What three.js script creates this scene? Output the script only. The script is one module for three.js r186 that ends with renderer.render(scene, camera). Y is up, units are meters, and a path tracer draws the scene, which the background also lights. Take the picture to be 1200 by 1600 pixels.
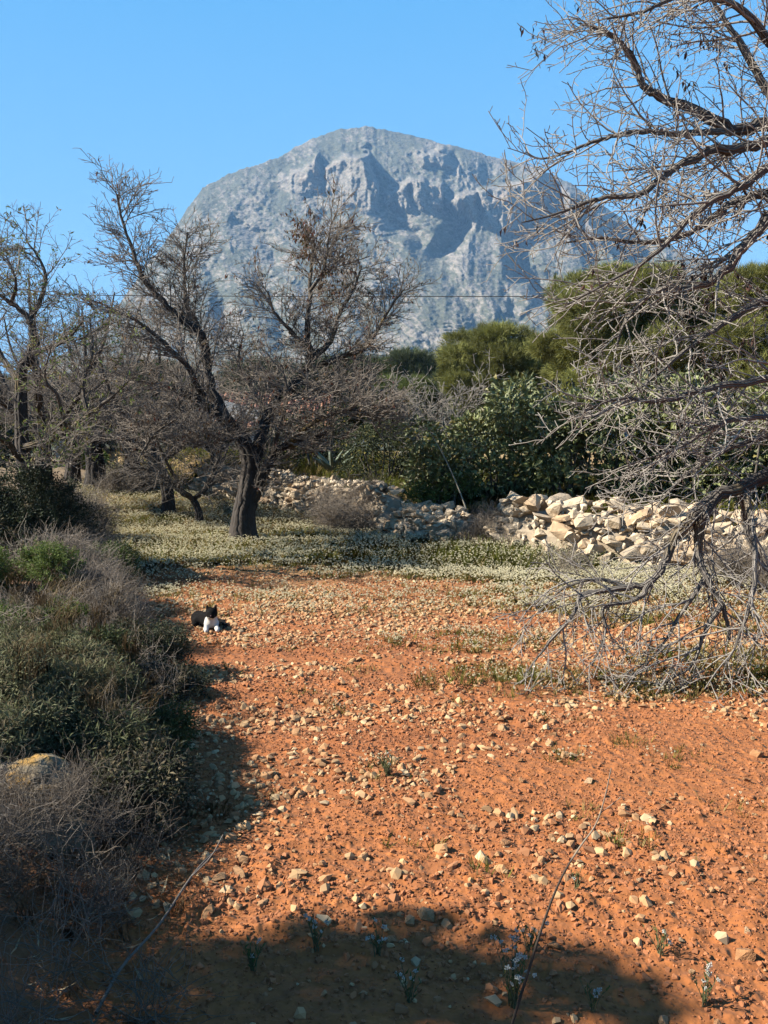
import * as THREE from 'three';
import { mergeGeometries } from 'three/addons/utils/BufferGeometryUtils.js';
import { ConvexGeometry } from 'three/addons/geometries/ConvexGeometry.js';
import { MarchingCubes } from 'three/addons/objects/MarchingCubes.js';

// ------------------------------------------------------------------ camera, sky, sun, exposure
const scene = new THREE.Scene();
const EYE = 1.6, F = 1256, HORIZON = 690;
const PITCH = Math.atan((800 - HORIZON) / F);
const camera = new THREE.PerspectiveCamera(2 * Math.atan(800 / F) * 180 / Math.PI, 0.75, 0.1, 20000);
camera.position.set(0, EYE, 0);
camera.rotation.x = -PITCH;
scene.add(camera);

const renderer = new THREE.WebGLRenderer({ antialias: true });
renderer.toneMapping = THREE.LinearToneMapping;
renderer.toneMappingExposure = 3.6;
renderer.shadowMap.enabled = true;

const SUN_EL = 37 * Math.PI / 180, SUN_BACK = -7 * Math.PI / 180;       // low winter sun, squarely from the left
const SUN = new THREE.Vector3(-Math.cos(SUN_EL) * Math.cos(SUN_BACK), Math.sin(SUN_EL), -Math.cos(SUN_EL) * Math.sin(SUN_BACK));
const sun = new THREE.DirectionalLight(new THREE.Color().setRGB(1, 0.93, 0.80), 5);
sun.target.position.set(0, 0, -9);
sun.position.copy(SUN).multiplyScalar(60).add(sun.target.position);
sun.castShadow = true;
sun.shadow.mapSize.set(4096, 4096);
Object.assign(sun.shadow.camera, { left: -30, right: 30, top: 30, bottom: -30, near: 1, far: 160 });
scene.add(sun, sun.target);

{ // clear air: paler towards the horizon, deeper overhead
  const W = 256, Hh = 256, d = new Float32Array(W * Hh * 4);
  const stops = [[-90, 0.0737, 0.1206, 0.1608], [0, 0.0925, 0.1776, 0.26], [8, 0.0771, 0.1662, 0.26], [16, 0.0549, 0.1474, 0.2566], [28, 0.0308, 0.1226, 0.2459], [45, 0.0188, 0.0804, 0.1876], [90, 0.01, 0.0415, 0.1172]];
  for (let j = 0; j < Hh; j++) {
    const el = (j + .5) / Hh * 180 - 90; let k = 0;
    while (k < stops.length - 2 && el > stops[k + 1][0]) k++;
    const a = stops[k], b = stops[k + 1], t = Math.min(1, Math.max(0, (el - a[0]) / (b[0] - a[0])));
    for (let i = 0; i < W; i++) {
      const o = (j * W + i) * 4;
      for (let c = 0; c < 3; c++) d[o + c] = a[c + 1] + (b[c + 1] - a[c + 1]) * t;
      d[o + 3] = 1;
    }
  }
  const t = new THREE.DataTexture(d, W, Hh, THREE.RGBAFormat, THREE.FloatType);
  t.mapping = THREE.EquirectangularReflectionMapping; t.magFilter = THREE.LinearFilter; t.needsUpdate = true;
  scene.background = t; scene.environment = t;
}
scene.fog = new THREE.FogExp2(new THREE.Color().setRGB(.30, .58, 1), 0.00012);

// ------------------------------------------------------------------ helpers
const V = (x, y, z) => new THREE.Vector3(x, y, z);
const clamp = (x, a = 0, b = 1) => Math.min(b, Math.max(a, x));
const lerp = (a, b, t) => a + (b - a) * t;
const sstep = (a, b, x) => { const t = clamp((x - a) / (b - a)); return t * t * (3 - 2 * t); };
function rng(s) { s |= 0; return () => { s = (s + 0x6d2b79f5) | 0; let t = Math.imul(s ^ (s >>> 15), 1 | s); t = (t + Math.imul(t ^ (t >>> 7), 61 | t)) ^ t; return ((t ^ (t >>> 14)) >>> 0) / 4294967296; }; }
const hash3 = (x, y, z) => { let h = Math.imul(x, 374761393) ^ Math.imul(y, 668265263) ^ Math.imul(z, 1442695041); h = Math.imul(h ^ (h >>> 13), 1274126177); h ^= h >>> 16; return (h >>> 0) / 4294967296; };
function noise3(x, y, z) {   // value noise, -1..1
  const xi = Math.floor(x), yi = Math.floor(y), zi = Math.floor(z), f = (t) => t * t * t * (t * (t * 6 - 15) + 10);
  const u = f(x - xi), v = f(y - yi), w = f(z - zi);
  const L = (a, b, t) => a + (b - a) * t, h = (i, j, k) => hash3(xi + i, yi + j, zi + k);
  return 2 * L(L(L(h(0, 0, 0), h(1, 0, 0), u), L(h(0, 1, 0), h(1, 1, 0), u), v), L(L(h(0, 0, 1), h(1, 0, 1), u), L(h(0, 1, 1), h(1, 1, 1), u), v), w) - 1;
}
const noise2 = (x, y, s = 0) => noise3(x, y, s * 17.31 + .37);
function fbm2(x, y, o = 4, s = 0) { let a = 0, k = .5; for (let i = 0; i < o; i++) { a += k * noise2(x, y, s + i); x = x * 2.03 + 11.7; y = y * 2.03 - 5.3; k *= .5; } return a; }
const used = new Map();
function numbered(n) { const k = used.get(n) || 0; used.set(n, k + 1); return k ? n + '_' + String(k).padStart(3, '0') : n; }
function tag(o, label, category, group, kind) {
  if (label) o.userData.label = label; if (category) o.userData.category = category;
  if (group) o.userData.group = group; if (kind) o.userData.kind = kind; return o;
}
function top(o, name) { o.name = numbered(name); scene.add(o); return o; }
function shade(o) { o.castShadow = true; o.receiveShadow = true; return o; }
function part(name, geo, mat, parent, kind) { const m = shade(new THREE.Mesh(geo, mat)); m.name = name; if (kind) m.userData.kind = kind; parent.add(m); return m; }
function thing(name, label, category, pos, group) { const g = top(new THREE.Group(), name); if (pos) g.position.copy(pos); return tag(g, label, category, group); }

// a photo pixel at a given distance ahead of the lens -> a place in the world
function at(px, py, d) {
  const x = (px - 600) / F, y = -(py - 800) / F, c = Math.cos(PITCH), s = Math.sin(PITCH);
  const ry = y * c - s, rz = -(c + y * s);
  const k = d / -rz;
  return V(x * k, EYE + ry * k, -d);
}

// ------------------------------------------------------------------ the lie of the land
function pathDist(path, x, z) {   // signed distance to a polyline [[x,z],...], positive on its far/right side; and the length along it
  let best = 1e9, side = 1, along = 0, run = 0;
  for (let i = 0; i < path.length - 1; i++) {
    const [ax, az] = path[i], [bx, bz] = path[i + 1], dx = bx - ax, dz = bz - az, l2 = dx * dx + dz * dz, l = Math.sqrt(l2);
    const t = clamp(((x - ax) * dx + (z - az) * dz) / l2), qx = ax + dx * t, qz = az + dz * t, d = Math.hypot(x - qx, z - qz);
    if (d < best) { best = d; side = (dx * (z - az) - dz * (x - ax)) > 0 ? -1 : 1; along = run + t * l; }
    run += l;
  }
  return [best * side, along];
}
const WALL = [[-7, -22], [-3.9, -17.6], [-1.15, -14.4], [.2, -12.6], [1.3, -11.5], [2.4, -10.7], [4.8, -9.7], [8, -8.6], [14, -7]];
const HEDGE = [[-.3, 1], [-.62, -1.6], [-.86, -2.9], [-1.12, -3.9], [-1.45, -5], [-2.1, -6.6], [-3.55, -9.8], [-4.9, -13], [-6.5, -18], [-8, -24]];
const hedgeDist = (x, z) => { const q = pathDist(HEDGE, x, z); return [-q[0], q[1]]; };   // positive on the field, negative on the bank
function hill(x, z) {
  const d = -z;
  let h = 0.075 * (Math.log(1 + Math.exp((d - 9.9) * 1.6)) / 1.6);
  if (d > 20) h = lerp(h, .8 + (d - 20) * .004, sstep(20, 26, d));
  if (d < 60 && d > 5) {
    const [w] = pathDist(WALL, x, z);                      // the terrace behind the rubble wall lies higher
    h += .42 * sstep(.1, 1.1, w) * sstep(40, 22, d);
  }
  if (d < 26 && d > -6) {
    const [w, s] = hedgeDist(x, z);                  // overgrown bank on the other side
    h += (.30 + .12 * noise2(s * .8, 3, 4)) * sstep(.05, -.75, w) * sstep(22, 16, d);
  }
  return h;
}
function micro(x, z) {
  const d = Math.abs(z);
  const calm = sstep(40, 14, d);
  let h = .04 * fbm2(x * .8, z * 1.5, 2, 3) + .012 * fbm2(x * 3.1, z * 5.2, 2, 5);
  const p = fbm2(x * .9 + 4, z * 1.6, 3, 8) * .5 + .5;     // rougher and smoother passes of the plough
  const c = Math.max(0, noise2(x * 9, z * 12, 6) + .5 * noise2(x * 21, z * 27, 7) - .05);
  h += .026 * c * sstep(.3, .7, p) + .011 * Math.abs(noise2(x * 34, z * 38, 9)) * (.4 + p);
  return h * calm;
}
const groundY = (x, z) => hill(x, z) + micro(x, z);
function ground(px, py) {          // where the sight line through a photo pixel meets the land
  const q = at(px, py, 1), o = V(0, EYE, 0), dir = q.sub(o);
  let t = .5;
  for (let i = 0; i < 4000; i++) { const x = dir.x * t, z = dir.z * t, y = EYE + dir.y * t; if (y < hill(x, z)) break; t += .01 + t * .001; }
  const x = dir.x * t, z = dir.z * t; return V(x, groundY(x, z), z);
}

// ------------------------------------------------------------------ textures (fine grain only)
function grainTex(size, fn, srgb = false) {
  const d = new Uint8Array(size * size * 4);
  for (let j = 0; j < size; j++) for (let i = 0; i < size; i++) {
    const v = fn(i / size, j / size), o = (j * size + i) * 4;
    for (let c = 0; c < 3; c++) d[o + c] = clamp(Array.isArray(v) ? v[c] : v) * 255;
    d[o + 3] = 255;
  }
  const t = new THREE.DataTexture(d, size, size); t.wrapS = t.wrapT = THREE.RepeatWrapping; t.magFilter = THREE.LinearFilter; t.minFilter = THREE.LinearMipmapLinearFilter;
  if (srgb) t.colorSpace = THREE.SRGBColorSpace; t.needsUpdate = true; return t;
}
function tileNoise(u, v, n, s) {   // value noise that repeats every 1
  const x = u * n, y = v * n, xi = Math.floor(x), yi = Math.floor(y), f = (t) => t * t * (3 - 2 * t), a = f(x - xi), b = f(y - yi);
  const h = (i, j) => hash3(((xi + i) % n + n) % n, ((yi + j) % n + n) % n, s);
  return lerp(lerp(h(0, 0), h(1, 0), a), lerp(h(0, 1), h(1, 1), a), b);
}
const tfbm = (u, v, n, o, s) => { let a = 0, k = .5, w = 0; for (let i = 0; i < o; i++) { a += k * tileNoise(u, v, n, s + i); w += k; n *= 2; k *= .6; } return a / w; };
const soilBump = grainTex(512, (u, v) => { const a = tfbm(u, v, 24, 4, 1), b = Math.pow(tileNoise(u, v, 40, 9), 3) * .6; return a * .7 + b; });
const soilMap = grainTex(512, (u, v) => { const a = tfbm(u, v, 32, 4, 21); return [.72 + .45 * (a - .3), .70 + .5 * (a - .3), .68 + .52 * (a - .3)]; });
const stoneBump = grainTex(256, (u, v) => tfbm(u, v, 6, 5, 31));
const stoneMap = grainTex(256, (u, v) => { const a = tfbm(u, v, 5, 5, 41), b = tfbm(u, v, 3, 3, 47); const k = .62 + .5 * a; return [k, k * (.9 + .1 * b), k * (.78 + .22 * b)]; });
const barkBump = grainTex(256, (u, v) => { const w = tfbm(u, v, 8, 3, 51) * .12; const r = Math.abs(Math.sin((u + w) * Math.PI * 9)); return .25 + .5 * Math.pow(r, .6) * (.5 + tfbm(u, v, 12, 4, 55)); });
const mountBump = grainTex(1024, (u, v) => tfbm(u, v, 40, 5, 61));
const mountMap = grainTex(1024, (u, v) => { const a = tfbm(u, v, 64, 4, 71), b = tfbm(u, v, 160, 2, 75); const k = .80 + .55 * (a - .5) + .35 * (b - .5); const g = sstep(.5, .62, tfbm(u, v, 90, 3, 79)) * .28; return [k - g, k - g * .85, k - g * 1.05]; });

// ------------------------------------------------------------------ materials
const std = (o) => new THREE.MeshStandardMaterial({ roughness: .95, metalness: 0, ...o });
const lin = (r, g, b) => new THREE.Color().setRGB(r, g, b);
const M = {
  soil: std({ color: lin(.489, .489, .489), vertexColors: true, map: soilMap, bumpMap: soilBump, bumpScale: .02, roughness: 1 }),
  rock: std({ color: lin(.489, .489, .489), vertexColors: true, map: mountMap, bumpMap: mountBump, bumpScale: 5, roughness: 1 }),
  stone: std({ color: lin(.390, .315, .225), map: stoneMap, bumpMap: stoneBump, bumpScale: .012, flatShading: true }),
  stoneB: std({ color: lin(.365, .265, .170), map: stoneMap, bumpMap: stoneBump, bumpScale: .012, flatShading: true }),
  stoneC: std({ color: lin(.290, .240, .180), map: stoneMap, bumpMap: stoneBump, bumpScale: .012, flatShading: true }),
  fieldStone: std({ color: lin(.283, .172, .086), map: stoneMap, bumpMap: stoneBump, bumpScale: .008, flatShading: true }),
  fieldStoneB: std({ color: lin(.313, .215, .127), map: stoneMap, bumpMap: stoneBump, bumpScale: .008, flatShading: true }),
  fieldStoneC: std({ color: lin(.255, .127, .054), map: stoneMap, bumpMap: stoneBump, bumpScale: .008, flatShading: true }),
  looseStones: std({ color: lin(.489, .489, .489), flatShading: true }),
  wood: std({ color: lin(.489, .489, .489), vertexColors: true, bumpMap: barkBump, bumpScale: .05, roughness: 1 }),
  twig: std({ color: lin(.489, .489, .489), vertexColors: true, roughness: .9 }),
  grass: new THREE.MeshPhysicalMaterial({ color: lin(.62, .62, .62), roughness: .95, transmission: .5, thickness: 0, side: THREE.DoubleSide, specularIntensity: .3 }),
  leaf: new THREE.MeshPhysicalMaterial({ color: lin(.489, .489, .489), roughness: .95, transmission: .3, thickness: 0, side: THREE.DoubleSide, specularIntensity: .4 }),
  gloss: new THREE.MeshPhysicalMaterial({ color: lin(.49, .49, .49), roughness: .62, transmission: .3, thickness: 0, side: THREE.DoubleSide }),
  petal: new THREE.MeshPhysicalMaterial({ color: lin(.66, .66, .66), roughness: .95, transmission: .5, specularIntensity: .3, thickness: 0, side: THREE.DoubleSide }),
};

// ------------------------------------------------------------------ mesh builder
class MB {
  constructor() { this.p = []; this.n = []; this.u = []; this.c = []; this.i = []; }
  tube(pts, rads, sides, col, mod) {
    const n = pts.length, base = this.p.length / 3, T = V(0, 0, 0), A = V(0, 0, 0), B = V(0, 0, 0);
    let run = 0;
    for (let k = 0; k < n; k++) {
      const a = pts[Math.max(0, k - 1)], b = pts[Math.min(n - 1, k + 1)];
      T.subVectors(b, a).normalize();
      if (k === 0) { A.set(Math.abs(T.y) > .9 ? 1 : 0, Math.abs(T.y) > .9 ? 0 : 1, 0); }
      A.addScaledVector(T, -A.dot(T)).normalize(); B.crossVectors(T, A);
      if (k) run += pts[k].distanceTo(pts[k - 1]);
      for (let s = 0; s <= sides; s++) {
        const th = s / sides * Math.PI * 2, c = Math.cos(th), si = Math.sin(th), r = rads[k] * (mod ? mod(th, run, k / (n - 1)) : 1);
        const nx = A.x * c + B.x * si, ny = A.y * c + B.y * si, nz = A.z * c + B.z * si;
        this.p.push(pts[k].x + nx * r, pts[k].y + ny * r, pts[k].z + nz * r); this.n.push(nx, ny, nz); this.u.push(s / sides, run * .8);
        const cc = typeof col === 'function' ? col(pts[k], rads[k], th) : col; this.c.push(cc[0], cc[1], cc[2]);
      }
    }
    const w = sides + 1;
    for (let k = 0; k < n - 1; k++) for (let s = 0; s < sides; s++) { const a = base + k * w + s, b = a + 1, c = a + w, d = c + 1; this.i.push(a, b, c, b, d, c); }
    return this;
  }
  tri(a, b, c, col, nrm) {
    const o = this.p.length / 3, n = nrm || V(0, 0, 0).crossVectors(V(0, 0, 0).subVectors(b, a), V(0, 0, 0).subVectors(c, a)).normalize();
    for (const q of [a, b, c]) { this.p.push(q.x, q.y, q.z); this.n.push(n.x, n.y, n.z); this.u.push(q.x, q.y); this.c.push(...col); }
    this.i.push(o, o + 1, o + 2);
  }
  ribbon(pts, w, side, col) {      // a blade: width vector `side`, tapering to a point
    const n = pts.length, o = this.p.length / 3, nn = V(0, 0, 0), t = V(0, 0, 0);
    for (let k = 0; k < n; k++) {
      t.subVectors(pts[Math.min(n - 1, k + 1)], pts[Math.max(0, k - 1)]); nn.crossVectors(t, side).normalize();
      const h = w * (1 - k / (n - 1) * .85) * .5;
      for (const s of [-1, 1]) { this.p.push(pts[k].x + side.x * h * s, pts[k].y + side.y * h * s, pts[k].z + side.z * h * s); this.n.push(nn.x, nn.y, nn.z); this.u.push(s, k); this.c.push(...col); }
    }
    for (let k = 0; k < n - 1; k++) { const a = o + k * 2; this.i.push(a, a + 1, a + 2, a + 1, a + 3, a + 2); }
  }
  get count() { return this.i.length / 3; }
  geo() {
    const g = new THREE.BufferGeometry();
    g.setAttribute('position', new THREE.Float32BufferAttribute(this.p, 3)); g.setAttribute('normal', new THREE.Float32BufferAttribute(this.n, 3));
    g.setAttribute('uv', new THREE.Float32BufferAttribute(this.u, 2)); g.setAttribute('color', new THREE.Float32BufferAttribute(this.c, 3)); g.setIndex(this.i);
    return g;
  }
}
function boxUV(g, s = 1) {
  g = g.index ? g.toNonIndexed() : g; g.computeVertexNormals();
  const p = g.attributes.position, n = g.attributes.normal, u = new Float32Array(p.count * 2);
  for (let i = 0; i < p.count; i++) {
    const ax = Math.abs(n.getX(i)), ay = Math.abs(n.getY(i)), az = Math.abs(n.getZ(i));
    const a = ax > ay && ax > az ? [p.getZ(i), p.getY(i)] : ay > az ? [p.getX(i), p.getZ(i)] : [p.getX(i), p.getY(i)];
    u[i * 2] = a[0] * s; u[i * 2 + 1] = a[1] * s;
  }
  g.setAttribute('uv', new THREE.BufferAttribute(u, 2)); return g;
}
const tmpM = new THREE.Matrix4(), tmpQ = new THREE.Quaternion(), tmpE = new THREE.Euler(), tmpC = new THREE.Color();
function scatter(name, geo, mat, list, parent, kind = 'stuff') {   // list: [pos, euler|quaternion, scale(Vector3|number), [r,g,b]]
  const m = shade(new THREE.InstancedMesh(geo, mat, list.length));
  list.forEach(([p, e, s, c], i) => {
    if (e.isQuaternion) tmpQ.copy(e); else tmpQ.setFromEuler(e);
    m.setMatrixAt(i, tmpM.compose(p, tmpQ, s.isVector3 ? s : V(s, s, s)));
    if (c) m.setColorAt(i, tmpC.setRGB(c[0], c[1], c[2]));
  });
  m.name = name; m.userData.kind = kind; if (parent) parent.add(m); return m;
}

// ------------------------------------------------------------------ the ground sheet
{
  const ds = [-60, -30, -12, -5, -2, -.6, .2, .7];
  let d = 1.0;
  while (d < 13) { ds.push(d); d += .004 + d * .0048; }
  while (d < 40) { ds.push(d); d *= 1.014; }
  while (d < 4000) { ds.push(d); d *= 1.25; }
  const ss = []; const NC = 400;
  for (let i = 0; i <= NC; i++) ss.push(i / NC * 2 - 1);
  const outer = [1.03, 1.1, 1.25, 1.5, 2, 3, 5, 9, 16, 30];
  const cols = [...outer.slice().reverse().map((v) => -v), ...ss, ...outer];
  const pos = [], uv = [], col = [], idx = [];
  for (const dd of ds) for (const s of cols) {
    const w = .62 * Math.max(dd, 0) + 1.2, x = s * w, z = -dd;
    const near = dd < 60 && Math.abs(x) < 60;
    pos.push(x, near ? groundY(x, z) : .9 * sstep(10, 60, dd), z); uv.push(x / 1.1, z / 1.1);
    // red earth, here and there paler where it dried, browner among the grass
    const a = fbm2(x * .55, z * .9, 4, 12) * .5 + .5, b = fbm2(x * 4, z * 6, 3, 15) * .5 + .5, c2 = fbm2(x * .25, z * .3, 3, 19);
    let r = lerp(.45, .58, a) * lerp(.8, 1.15, b), g = lerp(.138, .205, a) * lerp(.8, 1.15, b), bl = lerp(.030, .055, a) * lerp(.8, 1.15, b);
    const turf = sstep(8.6, 11.5, dd + c2 * 2.5) * .8 + .2 * sstep(18, 24, dd);
    r = lerp(r, .58, turf); g = lerp(g, .41, turf); bl = lerp(bl, .19, turf);
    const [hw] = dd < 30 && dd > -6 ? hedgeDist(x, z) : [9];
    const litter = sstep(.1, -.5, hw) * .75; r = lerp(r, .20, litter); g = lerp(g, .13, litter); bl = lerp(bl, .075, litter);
    if (dd > 40) { r = .10; g = .11; bl = .05; }
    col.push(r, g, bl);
  }
  const W = cols.length;
  for (let j = 0; j < ds.length - 1; j++) for (let i = 0; i < W - 1; i++) { const a = j * W + i; idx.push(a, a + 1, a + W, a + 1, a + W + 1, a + W); }
  const g = new THREE.BufferGeometry();
  g.setAttribute('position', new THREE.Float32BufferAttribute(pos, 3)); g.setAttribute('uv', new THREE.Float32BufferAttribute(uv, 2)); g.setAttribute('color', new THREE.Float32BufferAttribute(col, 3));
  g.setIndex(idx); g.computeVertexNormals();
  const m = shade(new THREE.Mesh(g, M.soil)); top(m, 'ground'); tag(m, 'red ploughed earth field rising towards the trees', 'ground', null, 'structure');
}

// ------------------------------------------------------------------ the mountain
{
  const CREST = [[-700, 690], [-300, 668], [-100, 640], [50, 590], [130, 540], [185, 492], [230, 432], [270, 382], [300, 340], [325, 306], [370, 285], [440, 262], [490, 235], [530, 222], [575, 217], [620, 225], [680, 240], [740, 255], [800, 270], [830, 277], [852, 286], [885, 302], [915, 322], [950, 345], [1000, 378], [1060, 404], [1150, 428], [1300, 470], [1500, 570], [1900, 690]];
  const crest = (u) => { let k = 0; while (k < CREST.length - 2 && u > CREST[k + 1][0]) k++; const a = CREST[k], b = CREST[k + 1]; return lerp(a[1], b[1], clamp((u - a[0]) / (b[0] - a[0]))); };
  const seg = (u, v, pts) => { let best = 1e9, sd = 0, al = 0, run = 0, tot = 0; for (let i = 0; i < pts.length - 1; i++) tot += Math.hypot(pts[i + 1][0] - pts[i][0], pts[i + 1][1] - pts[i][1]);
    for (let i = 0; i < pts.length - 1; i++) { const [ax, ay] = pts[i], [bx, by] = pts[i + 1], dx = bx - ax, dy = by - ay, l = Math.hypot(dx, dy), t = clamp(((u - ax) * dx + (v - ay) * dy) / (l * l)); const d = Math.hypot(u - ax - dx * t, v - ay - dy * t); if (d < best) { best = d; sd = dx * (v - ay) - dy * (u - ax); al = (run + t * l) / tot; } run += l; } return [best, Math.sign(sd), al]; };
  const poly = (u, v, pts, soft) => { let inside = false, best = 1e9; for (let i = 0, j = pts.length - 1; i < pts.length; j = i++) { const [ax, ay] = pts[i], [bx, by] = pts[j]; if ((ay > v) !== (by > v) && u < (bx - ax) * (v - ay) / (by - ay) + ax) inside = !inside; const dx = bx - ax, dy = by - ay, t = clamp(((u - ax) * dx + (v - ay) * dy) / (dx * dx + dy * dy)); best = Math.min(best, Math.hypot(u - ax - dx * t, v - ay - dy * t)); } return sstep(-soft, soft, inside ? best : -best); };
  // bands of sheer rock, as seen from the south
  const cliffs = [
    [[510, 275], [540, 262], [575, 258], [590, 300], [592, 345], [560, 342], [512, 318]],
    [[600, 318], [640, 295], [690, 300], [690, 345], [640, 345], [604, 335]],
    [[740, 312], [800, 296], [834, 284], [862, 300], [846, 360], [800, 378], [748, 366]],
    [[632, 255], [700, 250], [716, 284], [660, 274]],
    [[430, 300], [500, 262], [512, 312], [470, 320]],
    [[860, 300], [960, 355], [960, 400], [880, 392]],
    [[690, 322], [740, 316], [745, 362], [712, 372]],
  ];
  // gullies: line, half-width, depth in metres
  const gullies = [
    [[[700, 330], [712, 362], [690, 400], [682, 430]], 26, 110], [[[590, 345], [640, 372], [676, 412], [700, 445]], 22, 70],
    [[[812, 352], [806, 392], [812, 432], [850, 462], [885, 500]], 30, 165], [[[730, 345], [712, 380], [690, 410]], 14, 60],
    [[[640, 300], [644, 345]], 9, 45], [[[612, 305], [618, 352]], 8, 45], [[[575, 240], [590, 300]], 12, 60], [[[704, 250], [708, 284]], 10, 45],
    [[[365, 345], [420, 385], [450, 440]], 26, 60], [[[380, 420], [430, 470], [450, 560]], 26, 60], [[[310, 400], [352, 470], [372, 560]], 24, 60], [[[520, 390], [560, 470], [590, 560]], 30, 40],
    [[[480, 340], [530, 360], [590, 400]], 16, 30], [[[760, 400], [790, 470], [800, 560]], 26, 35], [[[880, 330], [915, 400], [930, 470]], 20, 70], [[[690, 450], [740, 500], [760, 570]], 26, 35],
    [[[870, 440], [800, 520], [815, 560]], 14, 30], [[[930, 350], [985, 400], [1020, 460]], 26, 80], [[[240, 440], [280, 500], [300, 580]], 24, 50],
  ];
  const us = []; for (let u = -700; u < 150; u += 22) us.push(u); for (let u = 150; u < 1060; u += 1.7) us.push(u); for (let u = 1060; u <= 1900; u += 18) us.push(u);
  const NR = 300, pos = [], col = [], uv = [], idx = [], rows = [];
  const D0 = 900;
  us.forEach((u) => {
    const c = crest(u) + 1.3 * noise2(u * .11, 4, 2) + .8 * noise2(u * .4, 4, 2), hh = 694 - c; // jagged outline
    const run = lerp(260, 1150, clamp(hh / 470)) * (1 + .04 * noise2(u * .006, 1, 3));
    const slopeAt = (t) => D0 + run * (.94 * t + .16 * t * t * t * t - .10 * Math.sin(t * 6.28) * .5);
    const foot = cliffs.map((q) => { let m = -1e9; for (let i = 0, j = q.length - 1; i < q.length; j = i++) { const [ax, ay] = q[i], [bx, by] = q[j]; if ((ax > u) !== (bx > u)) m = Math.max(m, ay + (by - ay) * (u - ax) / (bx - ax)); } return m; });
    let dd = D0;
    for (let k = 0; k <= NR; k++) {
      const t = k / NR, v = 694 - hh * t;
      const wu = u + 6 * noise2(u * .09, v * .09, 1), wv = v + 5 * noise2(u * .07, v * .12, 2);
      // low rock steps across the slopes
      const ph = v / 21 + 2.6 * noise2(u * .02, v * .03, 5) + .8 * noise2(u * .07, v * .09, 7) + u * .006, amp = 1.3 * sstep(-.15, .5, noise2(u * .02, v * .03, 6)) * sstep(1, .85, t);
      const ts = clamp((694 - (v + amp * Math.sin(ph * 6.28))) / hh);
      dd = slopeAt(ts); let cm = .35 * amp / 1.3 * sstep(.2, .9, Math.cos(ph * 6.28));
      cliffs.forEach((q, i) => { if (foot[i] < -1e8) return; const m = poly(wu, wv, q, 5); if (m > 0) { const tf = clamp((694 - foot[i]) / hh); dd = lerp(dd, slopeAt(tf) + (t - tf) * run * .12, m * .97); cm = Math.max(cm, m); } });
      let rel = 0;
      for (const [pts, w, dep] of gullies) { const [ds, , al] = seg(u + 7 * noise2(v * .05, u * .02, 8), v + 4 * noise2(u * .06, v * .06, 9), pts); if (ds < w) rel += dep * 1.0 * Math.pow(1 - ds / w, 1.1) * sstep(0, .25, al) * sstep(1.05, .7, al); }
      const ribs = cm * (20 * (1 - Math.abs(noise2(u * .075, v * .02, 11))) + 10 * (1 - Math.abs(noise2(u * .19, v * .05, 12))));
      const ac = u * .64 - v * .77, al2 = u * .77 + v * .64, flank = sstep(760, 600, u);
      const rib = lerp(noise2(u * .05, v * .014, 17), noise2(ac * .045, al2 * .010, 17), flank), rib2 = lerp(noise2(u * .13, v * .05, 18), noise2(ac * .12, al2 * .035, 18), flank);
      const n1 = 34 * fbm2(u * .016 + v * .006, v * .010, 2, 13) + 36 * (.5 - Math.abs(rib)) + 9 * (.5 - Math.abs(rib2)) + 8 * fbm2(u * .2, v * .2, 4, 20);
      const edge = sstep(0, .05, 1 - t);
      const D = dd + (rel - ribs * .8 - n1) * (.15 + .85 * edge) * sstep(0, .06, t);
      const X = (u - 600) / F * D, Y = EYE + (690 - v) / F * D;
      pos.push(X, Y, -D); uv.push(X / 380, Y / 250);
      // pale limestone, ochre seams, low scrub
      const sp = fbm2(u * .22, v * .26, 3, 30), big = fbm2(u * .025, v * .03, 3, 33);
      const veg = .82 * sstep(-.12, .34, sp * .9 + big * .8 - cm * .75 + .22);
      const och = sstep(.1, .5, fbm2(u * .05, v * .03, 3, 40)) * (.3 + .7 * cm);
      const j = 1 + .30 * noise2(u * .55, v * .55, 44);
      let r = .33 * j, g = .285 * j, b = .24 * j;
      r = lerp(r, .44, och * .5); g = lerp(g, .32, och * .5); b = lerp(b, .235, och * .5);
      col.push(lerp(r, .075, veg), lerp(g, .092, veg), lerp(b, .05, veg));
    }
    { // the back, falling away
      const D = dd + 500, X = (u - 600) / F * D; pos.push(X, Math.max(0, (690 - c) / F * dd - 260), -D); uv.push(X / 380, 3); col.push(.2, .2, .15);
      const D2 = dd + 1500, X2 = (u - 600) / F * D2; pos.push(X2, -5, -D2); uv.push(X2 / 380, 6); col.push(.2, .2, .15);
    }
  });
  const W = NR + 3;
  for (let i = 0; i < us.length - 1; i++) for (let k = 0; k < W - 1; k++) { const a = i * W + k; idx.push(a, a + W, a + 1, a + 1, a + W, a + W + 1); }
  const g = new THREE.BufferGeometry();
  g.setAttribute('position', new THREE.Float32BufferAttribute(pos, 3)); g.setAttribute('uv', new THREE.Float32BufferAttribute(uv, 2)); g.setAttribute('color', new THREE.Float32BufferAttribute(col, 3));
  g.setIndex(idx); g.computeVertexNormals();
  const m = shade(new THREE.Mesh(g, M.rock)); top(m, 'mountain'); tag(m, 'massive grey limestone mountain with cliffs and scrub slopes', 'mountain', null, 'structure');
}

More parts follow.
